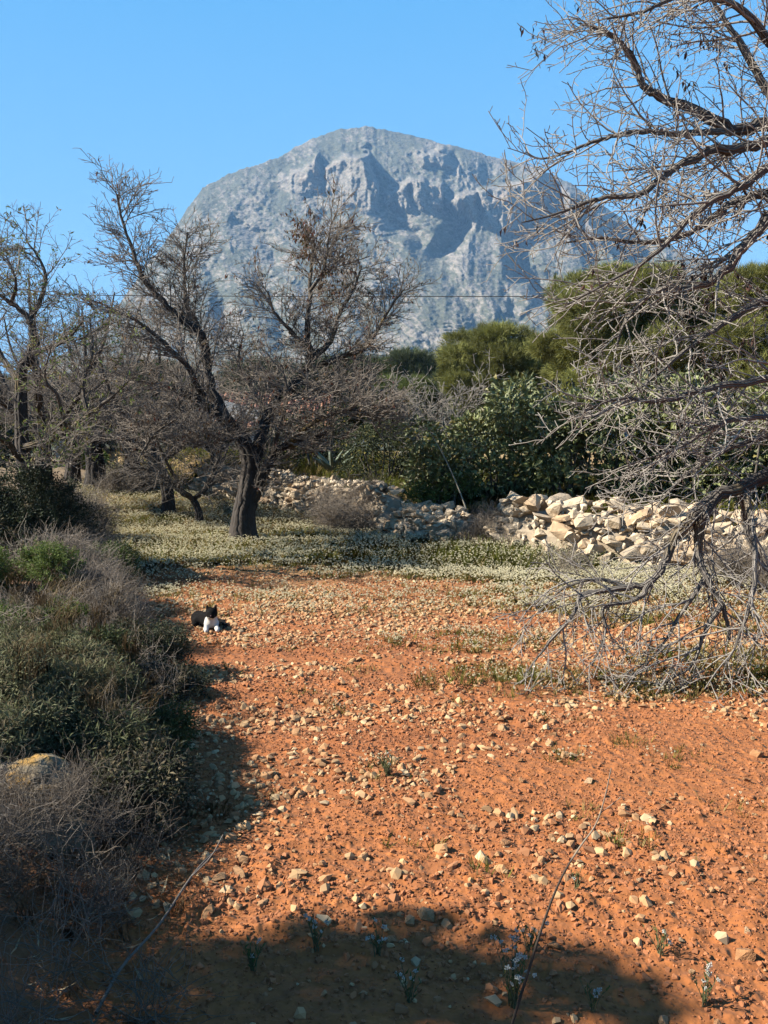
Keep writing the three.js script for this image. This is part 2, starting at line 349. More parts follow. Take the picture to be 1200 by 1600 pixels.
// ------------------------------------------------------------------ stones
function rockGeo(seed, flat = .75, pts = 13) {
  const R = rng(seed), q = [];
  for (let i = 0; i < pts; i++) { const v = V(R() * 2 - 1, R() * 2 - 1, R() * 2 - 1).normalize().multiplyScalar(.8 + R() * .35); v.y *= flat; v.z *= .85; q.push(v); }
  return boxUV(new ConvexGeometry(q), .6);
}
const ROCKS = []; for (let i = 0; i < 14; i++) ROCKS.push(rockGeo(100 + i, .5 + (i % 5) * .1, 11 + i % 5));
const PEBBLES = []; for (let i = 0; i < 4; i++) PEBBLES.push(rockGeo(300 + i, .6 + i * .08, 12));

{ // rubble wall in three stretches
  const stretch = [
    ['long tumbled dry stone wall of pale limestone below the broad-leaved shrubs', 9.15, 15.6, 290, .74, .9, [.12, .27]],
    ['short broken stretch of dry stone wall in shade beside the dead grass', 7.35, 9.05, 110, .42, .75, [.08, .17]],
    ['collapsed far stretch of dry stone wall behind the largest almond tree', 0.9, 7.3, 300, .62, .8, [.09, .19]],
  ];
  const lens = []; let L = 0; for (let i = 0; i < WALL.length - 1; i++) { lens.push(L); L += Math.hypot(WALL[i + 1][0] - WALL[i][0], WALL[i + 1][1] - WALL[i][1]); } 
  const along = (s) => { let i = 0; while (i < WALL.length - 2 && s > lens[i + 1]) i++; const [ax, az] = WALL[i], [bx, bz] = WALL[i + 1], l = Math.hypot(bx - ax, bz - az), t = (s - lens[i]) / l; return { x: ax + (bx - ax) * t, z: az + (bz - az) * t, nx: (bz - az) / l, nz: -(bx - ax) / l }; };
  const base0 = 4.6;   // the wall is in view from here on
  stretch.forEach(([label, s0, s1, count, high, thick, size], w) => {
    const R = rng(900 + w), a0 = along(base0 + s0), g = thing('dry_stone_wall', label, 'stone wall', V(a0.x, hill(a0.x, a0.z), a0.z));
    const hAt = (s) => high * (1 + .16 * noise2(s * .9, w, 50) + .1 * noise2(s * 2.7, w, 51)) * sstep(-.02, .35, s - s0 + .15) * sstep(-.02, .35, s1 - s + .15);
    // rubble heart
    const mb = { p: [], i: [] }; const NS = Math.ceil((s1 - s0) / .12), prof = [[-.55, -.1], [-.42, .5], [-.22, .86], [0, .95], [.25, .9], [.5, .5], [.6, -.1]];
    for (let i = 0; i <= NS; i++) { const s = s0 + (s1 - s0) * i / NS, q = along(base0 + s), h = hAt(s); for (const [o, y] of prof) { const ox = -q.nx * o * thick, oz = -q.nz * o * thick; mb.p.push(q.x - ox * 1 - a0.x, hill(q.x, q.z) + (y < 0 ? -.2 : y * h * .84 + .03 * noise2(s * 5, o * 9, 52)) - hill(a0.x, a0.z), q.z - oz - a0.z); } }
    const P = prof.length; for (let i = 0; i < NS; i++) for (let k = 0; k < P - 1; k++) { const a = i * P + k; mb.i.push(a, a + 1, a + P, a + 1, a + P + 1, a + P); }
    const hg = new THREE.BufferGeometry(); hg.setAttribute('position', new THREE.Float32BufferAttribute(mb.p, 3)); hg.setIndex(mb.i);
    part('rubble_core', boxUV(hg, 1.5), M.stoneC, g, 'stuff');
    const fill = []; for (let k = 0; k < count * 1.3; k++) { const s = s0 + (s1 - s0) * R(), q = along(base0 + s), h = hAt(s), f = R(), o = f < .8 ? -.56 + .36 * (f / .8) : -.2 + .5 * (f - .8) / .2, y = f < .8 ? lerp(0, .88, Math.pow(f / .8, .8)) : .92, sz = size[0] * (.25 + .4 * R()), j = .8 + .4 * R(); fill.push([V(q.x + q.nx * o * thick - a0.x, hill(q.x, q.z) + y * h + .02 - hill(a0.x, a0.z), q.z + q.nz * o * thick - a0.z), new THREE.Euler(R() * 6, R() * 6, R() * 6), sz, [.88 * j, .71 * j, .51 * j]]); }
    scatter('rubble', ROCKS[3], M.looseStones, fill, g);
    // its facing and cap stones, each a stone
    for (let k = 0; k < count; k++) {
      const s = s0 + (s1 - s0) * R(), q = along(base0 + s), h = hAt(s), f = R();          // f: foot of the near face .. cap .. a little over
      let o, y; if (f < .68) { o = -.56 + .36 * (f / .68); y = lerp(.0, .9, Math.pow(f / .68, .8)); } else { o = -.2 + .6 * (f - .68) / .32; y = .97 - .1 * R(); }
      const sz = lerp(size[0], size[1], Math.pow(R(), 1.6)) * (f < .1 ? 1.1 : 1), ox = q.nx * o * thick, oz = q.nz * o * thick;
      const m = part('stone', ROCKS[Math.floor(R() * ROCKS.length)], [M.stone, M.stone, M.stoneB, M.stoneC, M.stone][Math.floor(R() * 5)], g);
      m.position.set(q.x + ox - a0.x, hill(q.x, q.z) + y * h + .01 - hill(a0.x, a0.z), q.z + oz - a0.z);
      m.rotation.set((R() - .5) * .9, R() * 6.28, (R() - .5) * .9); m.scale.set(sz * .95, sz * .66, sz * .8);
    }
  });
}

{ // the field's stones
  const R = rng(77), big = [], rest = [], clods = [];
  const inField = (x, z) => hedgeDist(x, z)[0] > -.1;
  const spread = (z) => { const d = -z; return (R() * 2 - 1) * (.5 * d + .4); };
  const density = (x, z) => clamp(.35 + 1.2 * fbm2(x * 1.3, z * 2.2, 3, 60));
  for (let k = 0; k < 160000 && rest.length < 27000; k++) {
    const d = Math.sqrt(lerp(1.6 * 1.6, 11.5 * 11.5, Math.pow(R(), .9))), z = -d, x = spread(z);
    if (!inField(x, z) || R() > density(x, z)) continue;
    if (d > 8.5 && R() < (d - 8.5) / 3) continue; if (d < 4 && R() < .45 * (4 - d)) continue;
    const s = .006 + .022 * Math.pow(R(), 2.2);
    rest.push([x, z, s]);
  }
  rest.sort((a, b) => b[2] / -b[1] - a[2] / -a[1]);
  const rocks = [];
  for (let k = 0; k < 300; k++) {
    const d = lerp(1.9, 8.5, Math.pow(R(), .75)), z = -d; let x = spread(z); if (!inField(x, z)) { x = Math.abs(x); }
    rocks.push([x, z, .013 + .026 * Math.pow(R(), 2.4)]);
  }
  const mats = [M.fieldStone, M.fieldStone, M.fieldStoneB, M.fieldStoneC, M.fieldStoneC];
  rocks.forEach(([x, z, s], i) => {
    const m = shade(new THREE.Mesh(ROCKS[i % ROCKS.length], mats[Math.floor(R() * mats.length)]));
    top(m, 'loose_stone'); tag(m, 'small pale stone lying loose on the red earth', 'stone', 'loose stones strewn over the red field');
    m.position.set(x, groundY(x, z) + s * .25, z); m.rotation.set((R() - .5) * .7, R() * 6.28, (R() - .5) * .7); m.scale.setScalar(s);
  });
  const groups = [[], [], [], []];
  rest.forEach(([x, z, s], i) => {
    const t = R(), c = t < .42 ? [.56, .30, .135] : t < .72 ? [.62, .38, .185] : t < .9 ? [.48, .20, .08] : [.68, .48, .27], j = .8 + .4 * R();
    groups[i % 4].push([V(x, groundY(x, z) + s * .2, z), new THREE.Euler((R() - .5), R() * 6.28, (R() - .5)), V(s * (1 + R() * .4), s, s), c.map((q) => q * j)]);
  });
  for (let k = 0; k < 170000; k++) {
    const d = Math.sqrt(lerp(1.3 * 1.3, 9.5 * 9.5, Math.pow(R(), 1.15))), z = -d, x = spread(z); if (!inField(x, z)) continue;
    const p = fbm2(x * .9 + 4, z * 1.6, 3, 8) * .5 + .5; if (R() > .12 + .9 * sstep(.35, .7, p)) continue;
    const s = .0028 + .012 * Math.pow(R(), 3), j = .75 + .4 * R();
    groups[k % 4].push([V(x, groundY(x, z) + s * .1, z), new THREE.Euler(R() * 6, R() * 6, R() * 6), s, [.47 * j, .175 * j, .065 * j]]);
  }
  for (let k = 0; k < 60000; k++) {
    const d = lerp(1.4, 4.8, Math.sqrt(R())), z = -d, x = spread(z); if (hedgeDist(x, z)[0] < -1.2) continue;
    const s = .0018 + .0045 * Math.pow(R(), 2), j = .7 + .5 * R();
    groups[k % 4].push([V(x, groundY(x, z) + s * .2, z), new THREE.Euler(R() * 6, R() * 6, R() * 6), s, [.47 * j, .165 * j, .055 * j]]);
  }
  const g = thing('gravel_scatter', 'small gravel and crumbs of red earth strewn over the field', 'gravel'); g.userData.kind = 'stuff';
  groups.forEach((l, i) => scatter('gravel', PEBBLES[i], M.looseStones, l, g));
}

// ------------------------------------------------------------------ wood: branching
const barkDark = [.060, .047, .039], barkGrey = [.26, .215, .175];
function woodColor(dark = barkDark, grey = barkGrey, lichen = 0) {
  return (p, r) => {
    const t = sstep(.055, .008, r), n = .8 + .4 * (noise3(p.x * 9, p.y * 9, p.z * 9) * .5 + .5);
    let c = [0, 1, 2].map((k) => lerp(dark[k], grey[k], t) * n);
    if (lichen && r > .02 && r < .07) { const l = sstep(.42, .6, noise3(p.x * 5 + 3, p.y * 5, p.z * 5)) * lichen; c = [lerp(c[0], .30, l), lerp(c[1], .20, l), lerp(c[2], .05, l)]; }
    return c;
  };
}
function randPerp(d, R) { const v = V(R() - .5, R() - .5, R() - .5); v.addScaledVector(d, -v.dot(d)); return v.normalize(); }
/* o: levels, density (per metre) by level, ratio (child length) by level, angle, trop (pull up/down) by level, wig, minR, seg */
function grow(mb, start, dir, len, r0, level, o, R, tips) {
  const n = Math.max(2, Math.round(len / o.seg[Math.min(level, o.seg.length - 1)])), pts = [start.clone()], rads = [r0], d = dir.clone().normalize(), step = len / n, r1 = Math.max(o.minR, r0 * .42);
  const dirs = [d.clone()];
  for (let k = 1; k <= n; k++) {
    d.addScaledVector(randPerp(d, R), o.wig * (R() + .3)); d.y += o.trop[Math.min(level, o.trop.length - 1)] * step * 2; d.normalize();
    const p = pts[k - 1].clone().addScaledVector(d, step);
    const gy = hill(p.x + o.org.x, p.z + o.org.z) - o.org.y + .015; if (p.y < gy) { p.y = gy; d.y = Math.abs(d.y) * .2; d.normalize(); }
    pts.push(p); rads.push(lerp(r0, r1, k / n)); dirs.push(d.clone());
  }
  mb.tube(pts, rads, level <= 1 ? 5 : level === 2 ? 4 : 3, o.col);
  if (tips && level >= o.levels - 1) tips.push([pts[n], dirs[n]], [pts[Math.ceil(n / 2)], dirs[Math.ceil(n / 2)]]);
  if (level < o.levels) sprout(mb, pts, dirs, rads, len, level, o, R, tips);
}
function sprout(mb, pts, dirs, rads, len, level, o, R, tips, from = .12) {
  const n = Math.max(1, Math.round(len * o.density[Math.min(level, o.density.length - 1)])), N = pts.length - 1;
  for (let c = 0; c < n; c++) {
    const t = lerp(from, 1, (c + R()) / n), f = Math.min(N - .001, t * N), k = Math.floor(f), p = pts[k].clone().lerp(pts[k + 1], f - k), d = dirs[k];
    const ax = randPerp(d, R), ang = lerp(o.angle[0], o.angle[1], R()), cd = d.clone().multiplyScalar(Math.cos(ang)).addScaledVector(ax, Math.sin(ang));
    if (cd.y < o.floor) cd.y = lerp(cd.y, Math.abs(cd.y), .7);
    const L = o.len[Math.min(level, o.len.length - 1)] * (.45 + .9 * R()) * (1 - .35 * t), r = Math.max(o.minR, Math.min(rads[k] * .62, L * .011 + o.minR * .5));
    grow(mb, p, cd, L, r, level + 1, o, R, tips);
  }
}
function limbPath(ctrl, n) { const c = new THREE.CatmullRomCurve3(ctrl, false, 'centripetal'); return c.getPoints(n); }
const dirsOf = (pts) => pts.map((p, k) => V(0, 0, 0).subVectors(pts[Math.min(pts.length - 1, k + 1)], pts[Math.max(0, k - 1)]).normalize());
const barkMod = (s) => (th, run, t) => 1 - .11 * Math.pow(1 - Math.abs(noise3(Math.cos(th) * 4.5 + run * .5, run * 1.1, Math.sin(th) * 4.5 + s * 1.7)), 4) + .10 * noise3(Math.cos(th) * 2.2, run * 1.6, Math.sin(th) * 2.2 + s) + .07 * noise3(Math.cos(th) * 6, run * 2.2, Math.sin(th) * 6 + s) + .35 * Math.exp(-run / .16) * (.6 + .5 * Math.cos(th * 5 + s)) * (t < .5 ? 1 : 0);
/* trunks / limbs: [[points], r0, r1]; all in world space, moved to the thing's own base */
function buildTree(name, label, category, org, wood, o, seed, group, look = {}) {
  const R = rng(seed), g = thing(name, label, category, org, group), twigs = new MB(), tips = [];
  o = { levels: 3, density: [7, 8, 10], len: [.9, .42, .14], angle: [.5, 1.15], trop: [.15, .1, 0], wig: .22, minR: .0028, seg: [.12, .1, .07, .06], floor: -.2, col: woodColor(barkDark, look.grey || barkGrey, look.lichen || 0), ...o, org };
  const thick = woodColor(look.dark || barkDark, look.grey || barkGrey, look.lichen || 0);
  wood.forEach(([ctrl, r0, r1, isTrunk, opt], w) => {
    const local = ctrl.map((p) => p.clone().sub(org)), n = isTrunk ? 44 : Math.max(6, local.length * 4), pts = limbPath(local, n), rads = pts.map((_, k) => lerp(r0, r1, Math.pow(k / n, .8)));
    if (!isTrunk) for (let k = 2; k < pts.length; k++) { pts[k].x += (R() - .5) * rads[k] * .8; pts[k].y += (R() - .5) * rads[k] * .8; pts[k].z += (R() - .5) * rads[k] * .8; }
    part(isTrunk ? 'trunk' : 'limb', new MB().tube(pts, rads, isTrunk ? 30 : r0 > .03 ? 9 : 6, thick, isTrunk ? barkMod(seed + w) : r0 > .03 ? (th, run) => 1 + .14 * noise3(Math.cos(th) * 3, run * 5, Math.sin(th) * 3 + w) : null).geo(), M.wood, g);
    if (isTrunk && !(opt && opt.sprout)) return;
    const len = pts.reduce((s, p, k) => s + (k ? p.distanceTo(pts[k - 1]) : 0), 0);
    sprout(twigs, pts, dirsOf(pts), rads, len, 0, { ...o, ...(opt || {}) }, R, tips, isTrunk ? .7 : (opt && opt.from) || .15);
  });
  part('twigs', twigs.geo(), M.twig, g, 'stuff');
  return { g, tips, R, tris: twigs.count };
}
// one leaf, folded along its midrib, lying along +y
function leafGeo(len, wid, fold = .25, curl = .15) {
  const a = V(0, 0, 0), b = V(wid / 2, len * .45, wid * fold), c = V(0, len, -len * curl), d = V(-wid / 2, len * .45, wid * fold), m = V(0, len * .5, 0), mb = new MB(), w = [1, 1, 1];
  mb.tri(a, b, m, w); mb.tri(b, c, m, w); mb.tri(a, m, d, w); mb.tri(m, c, d, w); return mb.geo();
}
const Y = V(0, 1, 0);
const quatTo = (d, R) => new THREE.Quaternion().setFromUnitVectors(Y, d.clone().normalize()).multiply(new THREE.Quaternion().setFromAxisAngle(Y, R() * 6.28));

// ------------------------------------------------------------------ almond trees
{ // the large one in the meadow
  const org = ground(380, 846), D = -org.z, p = (x, y, dz = 0) => at(x, y, D + dz);
  const base = org.clone(); base.y -= .06;
  const t = buildTree('almond_tree', 'largest bare almond tree, thick dark forked trunk standing in white-flowered grass', 'tree', org, [
    [[base, p(380, 815), p(384, 785), p(390, 750), p(392, 722), p(382, 694), p(368, 674), p(352, 655, -.1), p(330, 638, -.15)], .20, .085, true],
    [[p(382, 805, .04), p(396, 778, .0), p(411, 744, -.1), p(424, 713, -.1), p(449, 695, -.2), p(480, 690, -.3), p(512, 676, -.5)], .12, .03],
    [[p(340, 646, -.1), p(317, 628, -.2), p(283, 612, -.3), p(250, 600, -.4), p(215, 596, -.6)], .085, .025],
    [[p(465, 594, .4), p(520, 612, -.2), p(565, 640, -.4), p(600, 690, -.5)], .045, .01],
    [[p(449, 695, -.2), p(500, 655, -.6), p(550, 640, -.8), p(590, 650, -.9)], .04, .01],
    [[p(317, 628, -.2), p(280, 650, -.7), p(240, 680, -.9), p(215, 720, -1)], .035, .01],
    [[p(424, 713, -.1), p(440, 660, -.6), p(450, 620, -.8), p(440, 570, -.9)], .04, .01],
    [[p(354, 657), p(330, 610, .1), p(324, 560, .2), p(318, 528, .2), p(295, 508, .2), p(262, 478, .1), p(233, 449, .1), p(215, 415, 0), p(204, 382, 0), p(190, 340, 0), p(183, 303, -.1)], .085, .012],
    [[p(320, 560, .2), p(312, 515, .5), p(292, 478, .6), p(288, 440, .6), p(288, 400, .6), p(294, 362, .5)], .05, .012],
    [[p(318, 620, -.2), p(290, 570, -.5), p(250, 530, -.7), p(210, 500, -.9), p(165, 480, -1)], .05, .012],
    [[p(391, 735), p(406, 694, .1), p(416, 655, .3), p(430, 628, .4), p(465, 594, .4), p(487, 562, .3), p(480, 522, .3), p(484, 470, .3), p(486, 420, .3), p(492, 380, .2)], .11, .014],
    [[p(484, 548, .3), p(458, 520, .1), p(430, 490, 0), p(418, 455, 0)], .045, .012],
    [[p(487, 560, .3), p(517, 532, .6), p(530, 490, .8), p(553, 452, .8), p(565, 415, .8)], .055, .012],
    [[p(500, 570, .3), p(540, 556, .2), p(572, 542, 0), p(603, 492, 0), p(630, 452, -.1)], .05, .012],
    [[p(484, 455, .3), p(505, 425, .1), p(512, 385, 0), p(518, 345, 0)], .03, .01],
    [[p(430, 628, .4), p(475, 615, .8), p(520, 598, 1), p(570, 590, 1.1)], .05, .014],
    [[p(416, 655, .3), p(395, 610, .9), p(372, 570, 1.2), p(380, 520, 1.2)], .055, .012],
    [[p(372, 680), p(350, 690, -.5), p(325, 690, -.8), p(300, 700, -1)], .045, .012],
  ], { density: [18, 15, 12], len: [.72, .40, .12], trop: [.05, -.1, -.15], minR: .0034 }, 11, null, { lichen: .7 });
  // withered leaves and husks still hanging at the top
  const L = []; for (const [q, d] of t.tips) { const w = q.clone().add(org), n = noise3(w.x * 1.6, w.y * 1.6, w.z * 1.6); const top = w.distanceTo(at(468, 395, D + .2)), near = sstep(1.15, .4, top); if (t.R() < .035 + .75 * near * sstep(-.3, .3, n)) { const k = 1 + Math.floor(t.R() * 2); for (let i = 0; i < k; i++) L.push([q.clone().addScaledVector(d, -.03 * i), quatTo(V(t.R() - .5, -.5 - t.R() * .6, t.R() - .5), t.R), .7 + .7 * t.R(), [.16 * (.6 + t.R()), .095 * (.6 + t.R() * .8), .045]]); } }
  scatter('withered_leaves', leafGeo(.055, .02), M.leaf, L, t.g);
}
{ // the one whose limbs reach in from the edge
  const org = V(4.15, 0, -6.1); org.y = groundY(org.x, org.z);
  const p = (x, y, d) => at(x, y, d), base = org.clone(); base.y -= .05;
  const fork = V(3.85, 1.25, -6.0), fork2 = V(3.75, 1.9, -5.95);
  const droop = { trop: [-.35, -.5, -.4], floor: -1, density: [11, 9, 11], len: [.55, .30, .12] };
  const t = buildTree('almond_tree', 'bare almond tree with limbs sweeping in and drooping to the ground before the wall', 'tree', org, [
    [[base, V(4.1, .6, -6.1), fork, fork2, V(3.7, 2.4, -5.9)], .2, .12, true],
    [[V(3.7, 2.4, -5.9), p(1290, 240, 5.85), p(1200, 196, 5.8), p(1147, 205, 5.75), p(1105, 182, 5.7), p(1032, 150, 5.65), p(1004, 133, 5.6), p(997, 105, 5.6), p(969, 66, 5.55), p(934, 45, 5.5), p(902, 35, 5.5)], .06, .005],
    [[p(1147, 206, 5.75), p(1105, 206, 5.6), p(1050, 208, 5.5), p(997, 206, 5.45), p(955, 213, 5.4), p(920, 224, 5.35), p(880, 240, 5.3), p(843, 248, 5.3), p(822, 238, 5.3)], .026, .004],
    [[V(3.72, 2.3, -5.9), p(1260, 225, 5.6), p(1200, 220, 5.4), p(1158, 234, 5.35), p(1116, 234, 5.3), p(1070, 255, 5.3), p(1032, 280, 5.25), p(997, 304, 5.2), p(950, 308, 5.2), p(920, 315, 5.2), p(878, 332, 5.15), p(815, 348, 5.1)], .05, .004],
    [[V(3.75, 2.1, -5.95), p(1260, 305, 6.1), p(1200, 301, 6.2), p(1147, 315, 6.2), p(1112, 343, 6.2), p(1060, 371, 6.1), p(990, 378, 6), p(940, 372, 5.9), p(880, 380, 5.8)], .055, .005],
    [[fork2, p(1260, 330, 5.5), p(1200, 343, 5.3), p(1165, 381, 5.25), p(1130, 427, 5.2), p(1088, 448, 5.2), p(1025, 455, 5.1), p(976, 504, 5.1), p(962, 546, 5.1)], .055, .005],
    [[V(3.7, 2.4, -5.9), p(1250, 190, 6.2), p(1193, 130, 6.3), p(1158, 70, 6.3), p(1130, 28, 6.3), p(1100, -30, 6.3)], .05, .012],
    [[V(3.7, 2.4, -5.9), p(1260, 130, 5.7), p(1200, 60, 5.6), p(1150, 10, 5.5), p(1080, -10, 5.5), p(1000, 20, 5.4), p(940, 30, 5.4)], .045, .005],
    [[V(3.72, 2.3, -5.9), p(1230, 260, 5.0), p(1160, 290, 4.9), p(1090, 330, 4.9), p(1020, 400, 4.9), p(950, 440, 4.9), p(880, 480, 4.9)], .04, .004],
    [[fork2, p(1270, 480, 5.6), p(1200, 470, 5.6), p(1140, 500, 5.5), p(1080, 540, 5.5), p(1020, 590, 5.4), p(960, 640, 5.4)], .045, .005],
    [[fork2, p(1260, 560, 5.3), p(1200, 590, 5.2), p(1095, 609, 5.1), p(1034, 627, 5.1), p(961, 623, 5.0), p(900, 650, 5.0)], .042, .005],
    [[fork, p(1270, 680, 5.9), p(1164, 692, 5.8), p(1095, 725, 5.7), p(1048, 765, 5.7), p(1026, 794, 5.7)], .04, .005],
    [[fork, p(1270, 640, 5.3), p(1200, 650, 5.2), p(1130, 660, 5.2), p(1060, 700, 5.2), p(1000, 720, 5.2)], .035, .005],
    [[fork, p(1270, 720, 5.7), p(1200, 743, 5.5), p(1164, 757, 5.4), p(1120, 775, 5.35), p(1099, 801, 5.3), p(1092, 830, 5.3), p(1092, 866, 5.3), p(1102, 902, 5.25), p(1128, 945, 5.2), p(1140, 1000, 5.2)], .07, .012, false, droop],
    [[p(1120, 775, 5.35), p(1081, 808, 5.3), p(1055, 837, 5.3), p(1041, 877, 5.25), p(1015, 910, 5.2), p(979, 917, 5.2), p(910, 931, 5.15), p(898, 957, 5.1), p(852, 1011, 5.1), p(818, 1056, 5.1)], .042, .006, false, droop],
    [[p(1015, 910, 5.2), p(997, 935, 5.15), p(943, 950, 5.1), p(946, 985, 5.1), p(925, 1040, 5.1)], .022, .005, false, droop],
    [[p(1160, 760, 5.4), p(1168, 815, 5.5), p(1179, 859, 5.5), p(1205, 900, 5.5), p(1230, 960, 5.5)], .04, .01, false, droop],
    [[p(1102, 902, 5.25), p(1070, 950, 5.2), p(1040, 1000, 5.15), p(1000, 1050, 5.1)], .02, .005, false, droop],
    [[p(1128, 945, 5.2), p(1100, 990, 5.1), p(1080, 1040, 5.05), p(1030, 1070, 5.0)], .02, .005, false, droop],
    [[p(1164, 757, 5.4), p(1180, 900, 5.0), p(1160, 980, 4.95), p(1130, 1050, 4.9)], .025, .005, false, droop],
    [[p(979, 917, 5.2), p(930, 905, 5.25), p(880, 920, 5.3), p(840, 960, 5.3)], .016, .004, false, droop],
  ], { density: [10, 10, 15], len: [.60, .30, .075], trop: [-.06, -.12, -.1], floor: -.8, minR: .0026, seg: [.1, .08, .06, .05], wig: .2 }, 23, null, { grey: [.36, .32, .28], lichen: .35 });
  const L = [], G = []; for (const [q, d] of t.tips) { const w = q.clone().add(org), n = noise3(w.x * 2.4, w.y * 2.4, w.z * 2.4); if (n > .5 && t.R() < .35 && w.y > 2) for (let i = 0; i < 2; i++) L.push([q.clone().addScaledVector(d, -.03 * i), quatTo(V(t.R() - .5, -.8 - t.R() * .6, t.R() - .5), t.R), .7 + .6 * t.R(), [.085 * (.6 + t.R()), .055, .04]]); }
  scatter('withered_leaves', leafGeo(.045, .016), M.leaf, L, t.g);
}
{ // the one on the far left, some young leaf on it
  const org = V(-4.35, 0, -9.7); org.y = groundY(org.x, org.z);
  const D = 9.7, p = (x, y, dz = 0) => at(x, y, D + dz), base = org.clone(); base.y -= .05;
  const t = buildTree('almond_tree', 'almond tree with a few young green leaves rising from the overgrown bank', 'tree', org, [
    [[base, p(44, 790), p(37, 720), p(33, 650), p(33, 600), p(36, 570), p(50, 552)], .115, .05, true],
    [[p(36, 572), p(50, 553), p(52, 520), p(42, 495), p(17, 474), p(-10, 455, -.1)], .075, .014],
    [[p(52, 520), p(48, 495, .2), p(63, 470, .2), p(71, 428, .3), p(58, 400, .3), p(40, 375, .3)], .045, .008],
    [[p(50, 553), p(83, 541, -.2), p(108, 528, -.3), p(130, 500, -.4)], .04, .01],
    [[p(33, 600), p(5, 560, .3), p(-20, 500, .4), p(-30, 430, .5), p(10, 390, .5)], .05, .01],
    [[p(36, 700), p(70, 690, -.2), p(104, 674, -.3), p(137, 649, -.3), p(179, 616, -.4), p(205, 590, -.5)], .055, .01],
    [[p(36, 720), p(10, 690, -.5), p(-25, 660, -.8), p(-60, 600, -.9)], .05, .01],
    [[p(137, 649, -.3), p(130, 600, -.2), p(145, 550, -.1), p(140, 500, 0)], .03, .008],
    [[p(17, 474), p(25, 440, -.3), p(10, 400, -.4)], .025, .008],
    [[p(104, 674, -.3), p(90, 620, -.7), p(70, 590, -.9), p(80, 540, -1)], .03, .008],
    [[p(36, 720), p(60, 735, -.6), p(90, 720, -.9), p(120, 725, -1)], .03, .008],
  ], { density: [14, 13, 12], len: [.60, .34, .12], trop: [.12, .05, -.05], minR: .0024 }, 37, null, { lichen: .3 });
  const L = []; for (const [q, d] of t.tips) if (t.R() < .16) for (let i = 0; i < 2; i++) L.push([q.clone().addScaledVector(d, -.02 * i), quatTo(V(t.R() - .5, t.R() - .3, t.R() - .5), t.R), .6 + .7 * t.R(), [.26 * (.7 + .6 * t.R()), .30 * (.7 + .5 * t.R()), .08]]);
  scatter('young_leaves', leafGeo(.06, .018), M.leaf, L, t.g);
}
// bare trees farther into the grove: one build each, all of their own growth
function groveTree(label, px, py, height, spread, r, seed, lean = 0, o = {}) {
  const org = ground(px, py), R = rng(seed), base = org.clone(); base.y -= .06; const fk = height * (o.fork || .28);
  const tipT = org.clone().add(V(lean * fk, fk, (R() - .5) * .1)), wood = [[[base, org.clone().add(V(lean * fk * .35 + .03, fk * .5, 0)), tipT], r, r * .72, true]];
  const n = o.limbs || 6;
  for (let k = 0; k < n; k++) {
    const a = k / n * 6.28 + R() * .7, h = height * (.72 + .3 * R()), s = spread * (.55 + .5 * R()), q = (t, u) => org.clone().add(V(lean * fk + Math.cos(a) * s * t + lean * h * .3 * u, fk + (h - fk) * u, Math.sin(a) * s * t));
    wood.push([[tipT, q(.28, .12), q(.6, .35 + .1 * R()), q(.85, .65), q(1, 1)], r * .55, .012]);
    const b = a + (R() - .5), s2 = spread * (.8 + .4 * R()), q2 = (t, u) => q(.28, .12).lerp(org.clone().add(V(lean * fk + Math.cos(b) * s2, fk + (h - fk) * .35, Math.sin(b) * s2)), t).add(V(0, .12 * Math.sin(t * 3), 0));
    wood.push([[q(.28, .12), q2(.4, 0), q2(.75, 0), q2(1, 0)], r * .32, .01]);
  }
  return buildTree('almond_tree', label, 'tree', org, wood, { density: o.density || [12, 11, 9], len: o.len || [.62, .40, .13], trop: [.0, -.15, -.2], minR: .0024, floor: -.6, seg: [.16, .14, .1, .1] }, seed + 5, null, { lichen: .3 });
}
groveTree('small young almond tree with forked stem just left of the largest trunk', 311, 818, 1.9, 1.1, .075, 51, -.25, { limbs: 4, fork: .2 });
groveTree('dark stubby almond tree leaning between the young tree and the leafy trunks', 264, 803, 3.2, 1.5, .13, 53, -.2, { limbs: 5 });
groveTree('bare almond tree with straight dark trunk above a tuft of dead suckers', 205, 770, 3.6, 1.7, .2, 57, .05);
groveTree('bare almond tree with broad buttressed trunk farther into the grove', 150, 767, 3.7, 1.8, .24, 59, -.05);
groveTree('bare almond tree standing before the collapsed far wall', 333, 768, 3.0, 1.6, .16, 63, .1, { limbs: 5 });
groveTree('bare almond tree at the edge of the grove behind the bank', 66, 770, 3.8, 1.9, .17, 67, .05);
groveTree('bare almond tree at the back of the grove beside the white gatepost', 112, 752, 3.6, 1.8, .17, 71, .1, { density: [10, 10, 8] });
groveTree('bare almond tree at the back of the grove before the house', 240, 752, 3.8, 2, .17, 73, 0, { density: [10, 10, 8] });

